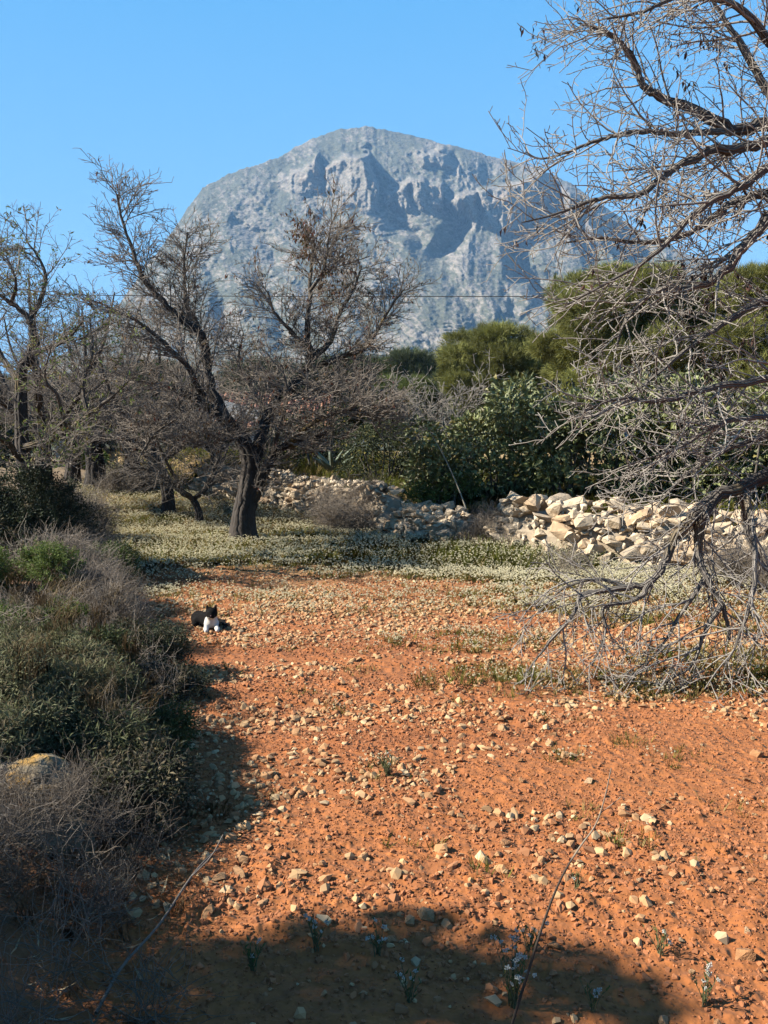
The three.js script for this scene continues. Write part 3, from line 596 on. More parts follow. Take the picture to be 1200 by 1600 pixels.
// ------------------------------------------------------------------ pines and other trees behind
const needleTuft = (() => { const R = rng(5), mb = new MB(); for (let k = 0; k < 16; k++) { const d = V(R() - .5, R() * .8 + .1, R() - .5).normalize(), s = randPerp(d, R), l = .16 + .1 * R(), b = V((R() - .5) * .1, (R() - .5) * .1, (R() - .5) * .1); mb.tri(b.clone().addScaledVector(s, -.008), b.clone().addScaledVector(s, .008), b.clone().addScaledVector(d, l), [1, 1, 1]); } return mb.geo(); })();
const leafTuft = (() => { const R = rng(6), gs = []; for (let k = 0; k < 7; k++) { const l = leafGeo(.10, .045, .2, .2); l.applyQuaternion(quatTo(V(R() - .5, R() * .8, R() - .5), R)); l.translate((R() - .5) * .08, (R() - .5) * .08, (R() - .5) * .08); gs.push(l); } return mergeGeometries(gs); })();
function crownTree(name, label, category, base, h, rx, o, seed, group) {
  const R = rng(seed), g = thing(name, label, category, base, group), n = o.clumps || 26, clumps = [];
  const y0 = h * (o.low || .3);
  for (let k = 0; k < n; k++) { const a = R() * 6.28, t = Math.pow(R(), .8), yy = lerp(y0, h * .92, t), w = rx * (o.shape ? o.shape(t) : Math.sqrt(Math.max(.12, 1 - Math.pow((t - .35) / .75, 2)))) , q = Math.sqrt(R()); clumps.push([V(Math.cos(a) * w * q * .9, yy, Math.sin(a) * w * q * .9), rx * (o.clumpR || .26) * (.7 + .8 * R())]); }
  const wood = new MB(), trunkPts = limbPath([V(0, -.3, 0), V(.05 * h * (R() - .5), h * .3, 0), V(.08 * h * (R() - .5), h * .6, 0), V(0, h * .88, 0)], 10);
  part('trunk', wood.tube(trunkPts, trunkPts.map((_, k) => lerp(h * .028, .02, k / 10)), 8, [.09, .065, .05]).geo(), M.wood, g);
  for (const [c] of clumps.slice(0, 14)) { const s = trunkPts[Math.min(9, Math.max(1, Math.floor((c.y / h) * 9)))]; part('limb', new MB().tube(limbPath([s, s.clone().lerp(c, .5).add(V(0, .08 * h * (R() - .3), 0)), c], 5), [.05, .045, .04, .03, .025, .02].map((q) => q * h * .12), 5, [.09, .07, .055]).geo(), M.wood, g); }
  const L = [], per = o.tufts || 150;
  for (const [c, r] of clumps) {
    const tint = .7 + .6 * R();
    for (let k = 0; k < per; k++) {
      const d = V(R() - .5, R() - .5, R() - .5).normalize(), q = r * (.35 + .65 * Math.pow(R(), .5)), p = V(c.x + d.x * q * 1.15, c.y + d.y * q * .8, c.z + d.z * q * 1.15), j = tint * (.75 + .5 * R());
      L.push([p, quatTo(d.clone().add(V(0, .5, 0)), R), (o.size || 1) * (.7 + .7 * R()), [o.col[0] * j, o.col[1] * j, o.col[2] * j]]);
    }
  }
  scatter('foliage', o.geo || needleTuft, o.mat || M.leaf, L, g);
  return g;
}
const PINE = [.29, .30, .078], PINE2 = [.235, .27, .078], DARKLEAF = [.045, .065, .025];
const spot = (px, d, dy = 0) => { const q = at(px, 690, d); q.y = hill(q.x, q.z) + dy; return q; };
const topTo = (base, py, d) => at(600, py, d).y - base.y;
function pine(label, px, d, topPy, rx, o, seed) { const b = spot(px, d); return crownTree('pine_tree', label, 'tree', b, topTo(b, topPy, d), rx, { col: PINE, size: .9, tufts: 190, low: .18, clumpR: .2, ...o, clumps: Math.round((o.clumps || 34) * 1.7) }, seed, null); }
pine('tall rounded pine tree, the highest crown, directly behind the broad-leaved shrubs', 965, 24, 418, 2.5, { clumps: 46, size: 1.0, tufts: 300 }, 201);
pine('tall pine tree at the edge of the picture behind the drooping almond', 1165, 23, 428, 2.6, { clumps: 44, tufts: 260 }, 203);
pine('round-topped yellowish pine tree left of the tallest pine', 762, 30, 508, 2.1, { clumps: 36, size: 1.05 }, 205);
pine('upright pine tree filling the gap between the round pine and the tallest', 838, 31, 520, 1.7, { clumps: 30, size: 1.05, col: PINE2 }, 207);
pine('low bright green pine tree beyond the dead bush', 628, 26, 592, 1.3, { clumps: 24, col: [.14, .175, .045] }, 209);
pine('broad dark pine tree behind the largest almond', 545, 30, 560, 2.2, { clumps: 30, col: [.075, .10, .035] }, 211);
pine('distant flat line of pine crown under the mountain', 650, 62, 556, 4.4, { clumps: 30, size: 1.8, col: [.09, .115, .045] }, 213);
pine('distant dark pine crown under the summit, left of the round pine', 560, 70, 562, 5, { clumps: 30, size: 2, col: [.08, .10, .045] }, 215);
pine('distant pine crown showing through the almond twigs beside the house', 420, 66, 566, 5, { clumps: 30, size: 2, col: [.08, .10, .045] }, 217);
pine('distant pine crown behind the grove of bare almonds', 270, 64, 572, 5, { clumps: 30, size: 2, col: [.085, .10, .045] }, 219);
pine('distant pine crown at the far edge of the grove', 110, 60, 590, 5, { clumps: 28, size: 2, col: [.085, .10, .045] }, 221);
pine('distant pine crown behind the almond on the bank', -20, 55, 600, 5, { clumps: 28, size: 2, col: [.085, .10, .045] }, 223);

// broad-leaved shrubs behind the wall
const bigLeaf = leafGeo(.12, .062, .3, .25);
function shrub(label, px, d, topPy, rx, rz, seed, o = {}) {
  const b = spot(px, d), h = topTo(b, topPy, d), R = rng(seed), g = thing(o.name || 'broad_leaved_shrub', label, 'shrub', b, o.group), n = o.leaves || 3000, L = [], stems = new MB();
  const lobes = []; for (let k = 0; k < 12; k++) { const a = R() * 6.28, q = Math.sqrt(R()) * .72, y = k < 4 ? lerp(.1, .3, R()) : lerp(.25, .86, R()); lobes.push([V(Math.cos(a) * rx * q, h * y, Math.sin(a) * rz * q), lerp(.3, .46, R()) * Math.min(rx, h * .7)]); }
  const col = o.col || [.255, .29, .085];
  for (let k = 0; k < n; k++) {
    const [c, r] = lobes[Math.floor(R() * lobes.length)], dd = V(R() - .5, R() - .5, R() - .5).normalize(), q = r * (.45 + .55 * Math.sqrt(R())), p = c.clone().addScaledVector(dd, q); if (p.y < .06) continue;
    const j = .6 + .8 * R(), yel = R() < (o.yellow || .08) ? 1 : 0;
    L.push([p, quatTo(dd.clone().add(V((R() - .5) * 1.3, (R() - .6) * 1.3, (R() - .5) * 1.3)), R), (o.size || 1) * (.65 + .6 * R()), yel ? [.30 * j, .25 * j, .06] : col.map((q2) => q2 * j)]);
  }
  for (let k = 0; k < (o.stems || 16); k++) { const [c] = lobes[k % lobes.length], s = V(c.x * .5 + (R() - .5) * .2, -.05, c.z * .5); stems.tube(limbPath([s, s.clone().lerp(c, .5).add(V((R() - .5) * .15, .1, (R() - .5) * .15)), c], 5), [.022, .02, .017, .014, .01, .006], 5, [.16, .135, .11]); }
  part('stems', stems.geo(), M.twig, g, 'stuff');
  scatter('leaves', o.geo || bigLeaf, o.mat || M.gloss, L, g);
  return g;
}
shrub('glossy broad-leaved shrub nearest the gap in the wall, yellowing at its edge', 705, 13.4, 640, .85, .8, 301, { yellow: .3, leaves: 2600 });
shrub('tall glossy broad-leaved shrub rising above the wall beside the yellowing one', 792, 13.6, 596, 1.0, .9, 303, { leaves: 3600 });
shrub('glossy broad-leaved shrub at the middle of the row behind the wall', 885, 13.0, 590, 1.05, .9, 305, { leaves: 3800 });
shrub('tallest dark broad-leaved shrub under the highest pine', 975, 13.3, 560, 1.1, 1, 307, { leaves: 4000 });
shrub('dark broad-leaved shrub half hidden by the drooping almond limbs', 1065, 12.6, 575, 1.05, .9, 309, { leaves: 3600 });
shrub('dark broad-leaved shrub at the edge of the picture behind the wall', 1170, 12.2, 580, 1.1, .9, 311, { leaves: 3600 });
shrub('low bright green bush in front of the yellowing shrub, spilling to the wall', 690, 12.9, 738, .8, .45, 313, { leaves: 3200, size: .45, col: [.16, .22, .05], name: 'low_bush', mat: M.leaf });
shrub('dense dark evergreen bush behind the shaded stretch of wall', 598, 15.2, 640, 1.0, .8, 315, { leaves: 4200, size: .55, col: [.085, .105, .045], name: 'evergreen_bush', mat: M.leaf });
shrub('dark evergreen bush behind the collapsed wall right of the largest trunk', 505, 17.5, 640, 1.2, .9, 317, { leaves: 3600, size: .7, col: [.045, .065, .028], name: 'evergreen_bush', mat: M.leaf });
shrub('bluish green bush behind the far wall under the house roof', 430, 19.5, 655, 1.3, .9, 319, { leaves: 3000, size: .8, col: [.05, .07, .03], name: 'evergreen_bush', mat: M.leaf });
shrub('bright green leafy bush at the back of the grove by the gatepost', 130, 21.5, 695, .9, .7, 321, { leaves: 1800, size: 1, col: [.17, .24, .05], name: 'leafy_bush', mat: M.leaf });
shrub('dark hedge bush closing the far end of the grove', 200, 23.5, 640, 2.2, .9, 323, { leaves: 3600, size: 1.1, col: [.05, .065, .03], name: 'evergreen_bush', mat: M.leaf });
shrub('dark hedge bush at the far corner of the grove beyond the bank', 20, 23, 650, 2.0, .9, 325, { leaves: 3200, size: 1.1, col: [.05, .065, .03], name: 'evergreen_bush', mat: M.leaf });
shrub('dark hedge bush beside the blue door at the back', 300, 23.0, 668, 1.2, .8, 327, { leaves: 2400, size: 1.0, col: [.045, .06, .028], name: 'evergreen_bush', mat: M.leaf });
shrub('dark evergreen bush in the back row behind the middle shrubs', 850, 16.5, 600, 1.8, .7, 341, { leaves: 3600, size: .9, col: [.04, .055, .022], name: 'evergreen_bush' });
shrub('dark evergreen bush in the back row behind the tallest shrub', 1050, 16, 590, 2.0, .7, 343, { leaves: 3800, size: .9, col: [.04, .055, .022], name: 'evergreen_bush' });
shrub('dark evergreen bush in the back row behind the yellowing shrub', 700, 17, 640, 1.2, .7, 345, { leaves: 2800, size: .9, col: [.045, .06, .024], name: 'evergreen_bush' });
{ // grey dead bush between the pines and the shrubs
  const org = spot(675, 15), R = rng(331), wood = [];
  for (let k = 0; k < 9; k++) { const x = 600 + k * 19 + R() * 16, y = 575 + R() * 60; wood.push([[org.clone().add(V((R() - .5) * .3, -.05, (R() - .5) * .3)), at(lerp(675, x, .5), lerp(720, y, .5), 15 + (R() - .5)), at(x, y, 15 + (R() - .5) * 1.6)], .028, .006, false, {}]); }
  buildTree('dead_bush', 'leafless grey bush standing before the round-topped pine', 'bush', org, wood, { density: [9, 9, 6], len: [.5, .3, .14], minR: .004 }, 333, null, { grey: [.36, .32, .28], dark: [.3, .27, .24] });
}
{ // a cane leaning out over the wall
  const a = spot(742, 11.9), g = thing('leaning_cane', 'long pale dry cane leaning over the shaded wall gap', 'cane', a), b = at(676, 682, 12.4).sub(a);
  part('stalk', new MB().tube(limbPath([V(.05, -.1, .05), b.clone().multiplyScalar(.4).add(V(.03, .08, 0)), b.clone().multiplyScalar(.75).add(V(.02, .06, 0)), b], 12), Array.from({ length: 13 }, (_, k) => lerp(.014, .005, k / 12)), 6, [.46, .40, .30]).geo(), M.twig, g);
}
{ // grey-green agave behind the far wall
  const a = spot(520, 16.3, .05), R = rng(340), g = thing('agave_plant', 'grey-green plant with fleshy upright leaves behind the collapsed wall', 'plant', a);
  for (let k = 0; k < 13; k++) { const t = k / 13 * 6.28 + R() * .4, l = .45 + .25 * R(), o = V(Math.cos(t), 1.1 + R() * .8, Math.sin(t)).normalize(), mb = new MB(), s = V(-Math.sin(t), 0, Math.cos(t)), pts = [0, .25, .5, .75, 1].map((q) => o.clone().multiplyScalar(l * q).add(V(Math.cos(t) * .12 * q * q, -.05 * q * q, Math.sin(t) * .12 * q * q))); mb.tube(pts, [.035, .05, .05, .035, .006], 6, [.22, .27, .20]); part('leaf', mb.geo(), M.twig, g); }
}

// ------------------------------------------------------------------ the house showing through the trees
{
  const o = spot(395, 25); const g = thing('farmhouse', 'small white farmhouse with terracotta tiled roof glimpsed behind the almond trees', 'house', o);
  const white = std({ color: lin(.45, .43, .40), bumpMap: stoneBump, bumpScale: .01 }), tileM = [lin(.48, .22, .13), lin(.55, .28, .18), lin(.42, .19, .11)].map((c) => std({ color: c })), frame = std({ color: lin(.6, .6, .58), roughness: .5 }), glass = new THREE.MeshPhysicalMaterial({ color: lin(.25, .32, .42), roughness: .12, metalness: .2 });
  const W = 4.6, Dp = 3.4, Hh = at(0, 668, 25).y - o.y, gable = .95;
  const wallShape = new THREE.Shape([new THREE.Vector2(-W / 2, -.3), new THREE.Vector2(W / 2, -.3), new THREE.Vector2(W / 2, Hh), new THREE.Vector2(-W / 2, Hh)]);
  const hx = -.86; const hole = new THREE.Path([new THREE.Vector2(hx - .32, .35), new THREE.Vector2(hx + .32, .35), new THREE.Vector2(hx + .32, 1.55), new THREE.Vector2(hx - .32, 1.55)]); wallShape.holes.push(hole);
  const front = part('wall', new THREE.ExtrudeGeometry(wallShape, { depth: .2, bevelEnabled: false }), white, g); front.position.z = Dp / 2 - .2;
  part('wall', new THREE.BoxGeometry(W, Hh + .3, .2), white, g).position.set(0, Hh / 2 - .15, -Dp / 2);
  const gs = new THREE.Shape([new THREE.Vector2(-Dp / 2 + .1, -.3), new THREE.Vector2(Dp / 2 - .2, -.3), new THREE.Vector2(Dp / 2 - .2, Hh), new THREE.Vector2(0, Hh + gable - .1), new THREE.Vector2(-Dp / 2 + .1, Hh)]);
  for (const s of [-1, 1]) { const m = part('gable_wall', new THREE.ExtrudeGeometry(gs, { depth: .2, bevelEnabled: false }), white, g); m.rotation.y = Math.PI / 2; m.position.x = s * (W / 2 - .12) - .1; }
  const d = part('glazed_door', new THREE.BoxGeometry(.64, 1.2, .05), frame, g); d.position.set(hx, .95, Dp / 2 - .1);
  for (const [x, y] of [[-.15, .28], [.15, .28], [-.15, -.28], [.15, -.28]]) { const q = part('pane', new THREE.BoxGeometry(.26, .5, .012), glass, d); q.position.set(x, y, .028); }
  const slope = Math.hypot(Dp / 2 + .25, gable), ang = Math.atan2(gable, Dp / 2 + .05);
  for (const s of [1, -1]) {
    const r = part('roof', new THREE.BoxGeometry(W + .4, .08, slope), std({ color: lin(.30, .16, .10) }), g); r.position.set(0, Hh + gable / 2 - .02, s * (Dp / 4 + .1)); r.rotation.x = s * ang;
    const tg = new THREE.CylinderGeometry(.085, .095, slope, 8, 1, true, 0, Math.PI); tg.rotateX(Math.PI / 2); tg.rotateZ(0);
    for (let k = 0; k < 25; k++) { const t = part('roof_tile', tg, tileM[(k * 7) % 3], r); t.rotation.z = Math.PI / 2 * 0; t.position.set(-W / 2 - .1 + k * .2, .045, 0); }
  }
  part('chimney', new THREE.BoxGeometry(.4, .8, .4), white, g).position.set(-1.3, Hh + gable + .1, -.2);
  const gp = spot(92, 23.5), hp = at(0, 692, 23.5).y - gp.y, q = thing('gatepost', 'white square gatepost with cap at the back of the grove', 'gatepost', gp);
  part('shaft', new THREE.BoxGeometry(.15, hp + .1, .15), white, q).position.y = hp / 2 - .05;
  part('cap', new THREE.BoxGeometry(.21, .05, .21), white, q).position.y = hp + .025;
}
{ // overhead line
  const d = 40, pts = []; for (let k = 0; k <= 40; k++) { const t = k / 40, a = at(-500, 452, d), b = at(1800, 452, d), p = a.lerp(b, t); p.y -= .35 * 4 * t * (1 - t); pts.push(p); }
  const g = thing('overhead_cable', 'thin dark overhead cable strung across in front of the mountain', 'cable', V(0, 0, 0));
  part('cable', new MB().tube(pts, pts.map(() => .02), 5, [.02, .02, .02]).geo(), M.twig, g);
  for (const q of [pts[0], pts[40]]) { const y = groundY(q.x, q.z); const m = shade(new THREE.Mesh(new THREE.CylinderGeometry(.09, .13, q.y - y + .6, 10), std({ color: lin(.16, .12, .09) }))); top(m, 'utility_pole'); tag(m, q === pts[0] ? 'wooden pole carrying the cable beyond the grove' : 'wooden pole carrying the cable beyond the pines', 'pole'); m.position.set(q.x, (q.y + y) / 2, q.z); }
}

// ------------------------------------------------------------------ meadow of white-flowered weeds
const bladeTuft = (seed, n, h, spread, w) => { const R = rng(seed), mb = new MB(); for (let k = 0; k < n; k++) { const a = R() * 6.28, b = V(Math.cos(a) * spread * R() * .5, 0, Math.sin(a) * spread * R() * .5), l = h * (.5 + .6 * R()), t = V(Math.cos(a) * l * (.3 + .7 * R()), l * .8, Math.sin(a) * l * (.3 + .7 * R())), s = V(-Math.sin(a), 0, Math.cos(a)); mb.ribbon([b, b.clone().addScaledVector(t, .5).add(V(0, l * .06, 0)), b.clone().add(t)], w, s, [1, 1, 1]); } return mb.geo(); };
const TUFTS = [bladeTuft(1, 9, .12, .08, .007), bladeTuft(2, 9, .16, .10, .007), bladeTuft(3, 9, .09, .08, .009)];
const flowerHead = (() => { const g = []; for (let k = 0; k < 4; k++) { const a = k / 4 * 6.28; const q = new THREE.OctahedronGeometry(.008, 0); q.translate(Math.cos(a) * .010, (k % 2) * .006, Math.sin(a) * .010); g.push(q); } return mergeGeometries(g); })();
{
  const R = rng(500), blades = [[], [], []], heads = [];
  const put = (x, z, s, flower, dry) => {
    const y = groundY(x, z), k = Math.floor(R() * 3), j = .7 + .6 * R(), c = R() < dry ? [.80 * j, .62 * j, .28 * j] : [.34 * j, .38 * j, .09 * j];
    blades[k].push([V(x, y - .005, z), new THREE.Euler((R() - .5) * .3, R() * 6.28, (R() - .5) * .3), s * (.7 + .6 * R()), c]);
    if (R() < flower) for (let i = 0; i < 3; i++) heads.push([V(x + (R() - .5) * .1, y + s * .12 * (.65 + .6 * R()), z + (R() - .5) * .1), new THREE.Euler(R(), R() * 6, R()), (z < -7 ? .5 : .32) * (.8 + .5 * R()), [1, .93, .68]]);
  };
  for (let k = 0; k < 150000 && blades[0].length < 24000; k++) {
    const d = lerp(7.2, 29, Math.pow(R(), 1.35)), z = -d, x = (R() * 2 - 1) * (.52 * d + .5);
    if (pathDist(WALL, x, z)[0] > -.35 || hedgeDist(x, z)[0] < -.3) continue;
    const n = fbm2(x * .6, z * .8, 3, 70), n2 = fbm2(x * 2.2, z * 2.6, 2, 74);
    const edge = 9.2 + 1.1 * n - .55 * clamp(x, -3, 3) * .5;                        // the turf starts nearer on the wall side
    let pr = sstep(edge - .5, edge + .7, d); if (d < edge) pr = Math.max(pr, .05 + .28 * sstep(.15, .4, n2) * sstep(7, 8.6, d));
    pr *= .35 + .9 * sstep(-.3, .2, n2 + .25); if (R() > pr) continue;
    const lush = sstep(.0, .35, fbm2(x * .5 + 9, z * .9, 2, 77)) + (Math.abs(d - 10.8) < .7 ? .35 : 0);
    put(x, z, d < edge ? .5 : .7 + .8 * lush, (d < 13 ? .62 : .5) - .3 * clamp(lush), d < edge ? .6 : .6 - .5 * lush);
  }
  for (let k = 0; k < 48000; k++) {                                                  // the terrace behind the wall
    const d = lerp(9, 29, R()), z = -d, x = (R() * 2 - 1) * (.52 * d + .5), w = pathDist(WALL, x, z)[0]; if (w < (d > 17.5 ? -.5 : .35) || w > 5) continue;
    put(x, z, 1.1 + .9 * R(), .03, .18);
  }
  // thinner patches nearer: under the drooping limbs and around them
  const patch = (px, py, rx, rz, n, s, fl, dry) => { const c = ground(px, py); for (let k = 0; k < n; k++) { const a = R() * 6.28, q = Math.sqrt(R()); const x = c.x + Math.cos(a) * q * rx, z = c.z + Math.sin(a) * q * rz; if (R() < .3 + .9 * sstep(-.2, .2, fbm2(x * 3, z * 3, 2, 79))) put(x, z, s, fl, dry); } };
  patch(745, 1005, .75, .35, 420, .55, .8, .25); patch(780, 1058, .6, .3, 260, .5, .2, .25); patch(1000, 1072, 1.5, .35, 900, .6, .3, .4); patch(1110, 960, 1.6, .9, 1100, .8, .4, .5); patch(900, 940, 1.3, .7, 800, .7, .5, .4);
  patch(1180, 1040, .9, .5, 600, .8, .3, .5); patch(690, 900, 1.6, .5, 700, .7, .9, .3); patch(560, 940, 2.4, .6, 700, .4, .7, .5); patch(640, 1000, 1.8, .5, 380, .35, .5, .5);
  for (const [px, py, r] of [[355, 1050, .12], [470, 1086, .1], [525, 1110, .12], [605, 1215, .16], [720, 1100, .1], [880, 1190, .12], [980, 1165, .12], [1060, 1190, .2], [1150, 1260, .14], [900, 1270, .1], [1000, 1320, .12], [640, 1330, .12], [330, 1270, .1], [1130, 1350, .15], [760, 1380, .1], [870, 1130, .15], [430, 1240, .08], [560, 1050, .15]]) patch(px, py, r, r * .8, 22, .42, .12, .35);
  const g = thing('meadow_grass', 'low grass with tiny white flowers covering the back of the field', 'grass'); g.userData.kind = 'stuff';
  blades.forEach((l, i) => scatter('grass_blades', TUFTS[i], M.grass, l, g));
  scatter('flower_heads', flowerHead, M.petal, heads, g);
}

// ------------------------------------------------------------------ the overgrown bank
const sprigGeo = (seed, n, L, leafL, leafW) => { const R = rng(seed), gs = []; for (let k = 0; k < n; k++) { const l = leafGeo(leafL * (.7 + .6 * R()), leafW, .2, .1), t = k / n, a = k * 2.4; l.applyQuaternion(quatTo(V(Math.cos(a), .9, Math.sin(a)), R)); l.translate(0, L * t, 0); gs.push(l); } return mergeGeometries(gs); };
const SPRIGS = [sprigGeo(11, 12, .12, .026, .010), sprigGeo(12, 12, .14, .035, .006), sprigGeo(13, 9, .10, .020, .012)];
const strawTuft = (seed, n, h, w, droop) => { const R = rng(seed), mb = new MB(); for (let k = 0; k < n; k++) { const a = R() * 6.28, l = h * (.45 + .7 * R()), out = (.15 + droop * R()), b = V((R() - .5) * h * .35, 0, (R() - .5) * h * .35), s = V(-Math.sin(a + R()), 0, Math.cos(a + R())), pts = []; for (let q = 0; q <= 4; q++) { const t = q / 4; pts.push(b.clone().add(V(Math.cos(a) * l * out * t * t * 1.5, l * (t - droop * .55 * t * t), Math.sin(a) * l * out * t * t * 1.5)).add(V((R() - .5) * .02, 0, (R() - .5) * .02))); } const j = .7 + .6 * R(); mb.ribbon(pts, w, s, [j, j, j]); } return mb.geo(); };
const STRAW = [strawTuft(21, 60, .30, .0026, .9), strawTuft(22, 64, .24, .0024, 1.2), strawTuft(23, 46, .42, .0028, .8)];
const tangle = (seed, n, r) => { const R = rng(seed), mb = new MB(); for (let k = 0; k < n; k++) { const a = V(R() - .5, R() * .9, R() - .5).normalize(), p = a.clone().multiplyScalar(r * R()); const pts = [p.clone()], d = V(R() - .5, R() - .2, R() - .5).normalize(); for (let q = 0; q < 4; q++) { d.add(V((R() - .5) * .9, (R() - .6) * .8, (R() - .5) * .9)).normalize(); pts.push(pts[q].clone().addScaledVector(d, r * .25)); } const w = .7 + .6 * R(); mb.tube(pts, [.0016, .0015, .0013, .0011, .0008], 3, [w, w, w]); } return mb.geo(); };
const TANGLES = [tangle(31, 90, .22), tangle(32, 110, .26)];
M.straw = new THREE.MeshPhysicalMaterial({ color: lin(.49, .49, .49), roughness: .9, transmission: .15, thickness: 0, side: THREE.DoubleSide, vertexColors: true });
function scrub(name, label, px, py, d, rx, h, seed, o = {}) {
  // py: where the crown's top shows; the bush stands on the land at that distance
  const q = at(px, py, d), b = V(q.x, groundY(q.x, q.z), q.z), H = h || q.y - b.y, R = rng(seed), g = thing(name, label, 'bush', b), L = [], mb = new MB(), col = o.col || [.085, .105, .035], n = Math.round((o.sprigs || 900) * 1.7);
  const lobes = []; for (let k = 0; k < 9; k++) { const a = R() * 6.28, w = Math.sqrt(R()) * .7; lobes.push([V(Math.cos(a) * rx * w, H * lerp(.2, .78, R()), Math.sin(a) * rx * w * .8), lerp(.28, .42, R()) * Math.min(rx, H * 1.1)]); }
  for (let k = 0; k < n; k++) { const [c, r] = lobes[Math.floor(R() * 9)], dd = V(R() - .5, R() - .35, R() - .5).normalize(), p = c.clone().addScaledVector(dd, r * (.4 + .6 * Math.sqrt(R()))); if (p.y < .01) continue; const j = .6 + .7 * R(); L.push([p, quatTo(dd.add(V((R() - .5), .4, (R() - .5))), R), (o.size || 1) * (.6 + .7 * R()), R() < (o.dry || .08) ? [.26 * j, .21 * j, .12 * j] : col.map((t) => t * j)]); }
  for (let k = 0; k < (o.stems || 40); k++) { const [c, r] = lobes[k % 9], s = V(c.x * .3 + (R() - .5) * .1, -.03, c.z * .3 + (R() - .5) * .1), e = c.clone().add(V((R() - .5) * r * 2, r * (R() * 1.2 - .2), (R() - .5) * r * 2)); mb.tube(limbPath([s, s.clone().lerp(e, .5).add(V((R() - .5) * .1, .06, (R() - .5) * .1)), e], 5), [.007, .006, .005, .004, .003, .002], 4, o.stemCol || [.17, .14, .115]); }
  part('stems', mb.geo(), M.twig, g, 'stuff');
  if (L.length) scatter('foliage', SPRIGS[o.sprig || 0], M.leaf, L, g);
  return g;
}
const GREEN = [.17, .235, .05], OLIVE = [.24, .245, .12];
scrub('green_bush', 'dark tall bush under the almond tree on the bank', 25, 735, 9.0, .75, 0, 401, { sprigs: 1500, col: [.05, .065, .03], size: 1.5 });
scrub('green_bush', 'dark bush beside the dead grass where the bank meets the grove', 80, 800, 9.6, .5, 0, 403, { sprigs: 800, col: [.055, .07, .032], size: 1.3, dry: .25 });
scrub('green_bush', 'fresh green bush on top of the bank at the picture edge', 15, 870, 6.6, .7, 0, 405, { sprigs: 1700, col: GREEN });
scrub('green_bush', 'rounded bright green bush below the pale dead grass', 60, 960, 5.6, .55, 0, 407, { sprigs: 1500, col: GREEN });
scrub('green_bush', 'fresh green clump at the corner where the grass begins', 150, 868, 8.6, .45, 0, 409, { sprigs: 900, col: [.13, .18, .045] });
scrub('open_bush', 'airy dark thorny bush leaning out over the red earth', 222, 990, 5.4, .30, 0, 411, { sprigs: 480, col: [.06, .075, .035], dry: .2, stems: 90 });
scrub('open_bush', 'low spreading wiry bush at the shadow edge below the thorny one', 268, 1060, 4.9, .24, 0, 413, { sprigs: 260, col: [.06, .07, .035], dry: .3, stems: 70 });
scrub('grey_bush', 'greyish green bush heaped on the bank above the lichen stone', 70, 1062, 3.9, .48, 0, 415, { sprigs: 1500, col: OLIVE, sprig: 1, dry: .3, stems: 70 });
scrub('grey_bush', 'greyish green bush hanging over the edge of the bank', 165, 1095, 3.85, .36, 0, 417, { sprigs: 1000, col: [.165, .18, .08], sprig: 1, dry: .3, stems: 60 });
scrub('grey_bush', 'low olive green bush at the picture edge above the lichen stone', -40, 1050, 3.6, .45, 0, 419, { sprigs: 1100, col: OLIVE, sprig: 1, dry: .35 });
scrub('green_bush', 'dark green bush deep in the hedge below the fresh green one', 110, 1010, 4.8, .42, 0, 421, { sprigs: 900, col: [.10, .13, .045] });
scrub('green_bush', 'low green clump at the foot of the hanging bush', 235, 1120, 4.1, .25, 0, 423, { sprigs: 420, col: [.12, .15, .045], size: .8 });

scrub('green_bush', 'fresh green bush on the bank just below the dark tall one', 70, 905, 7.4, .5, 0, 425, { sprigs: 900, col: GREEN });
scrub('grey_bush', 'greyish green bush spreading between the green bushes and the hanging one', 40, 1020, 4.5, .5, 0, 427, { sprigs: 1200, col: [.165, .185, .08], sprig: 1, dry: .3, stems: 60 });
scrub('dead_bush', 'brown dead bush hanging down the near face of the bank', 190, 1215, 3.35, .26, 0, 429, { sprigs: 420, col: [.13, .115, .055], dry: .4, stems: 90, stemCol: [.12, .085, .06], sprig: 1 });
scrub('dead_bush', 'dark dead bush at the foot of the bank below the lichen stone', 120, 1310, 2.95, .26, 0, 431, { sprigs: 120, col: [.12, .09, .05], dry: .5, stems: 80, stemCol: [.10, .07, .05] });
scrub('green_bush', 'dark dense bush at the near edge of the bank casting a long shadow', 222, 1205, 3.25, .24, 0, 433, { sprigs: 800, col: [.075, .08, .035], dry: .25, stems: 90 });
scrub('grey_bush', 'pale grey-green bush in the sun right above the lichen stone', 20, 1130, 3.35, .36, 0, 435, { sprigs: 1000, col: [.21, .22, .11], sprig: 1, dry: .3, stems: 60 });
scrub('grey_bush', 'olive green bush in the sun between the lichen stone and the red earth', 130, 1150, 3.5, .32, 0, 437, { sprigs: 900, col: [.17, .185, .08], sprig: 1, dry: .3, stems: 60 });
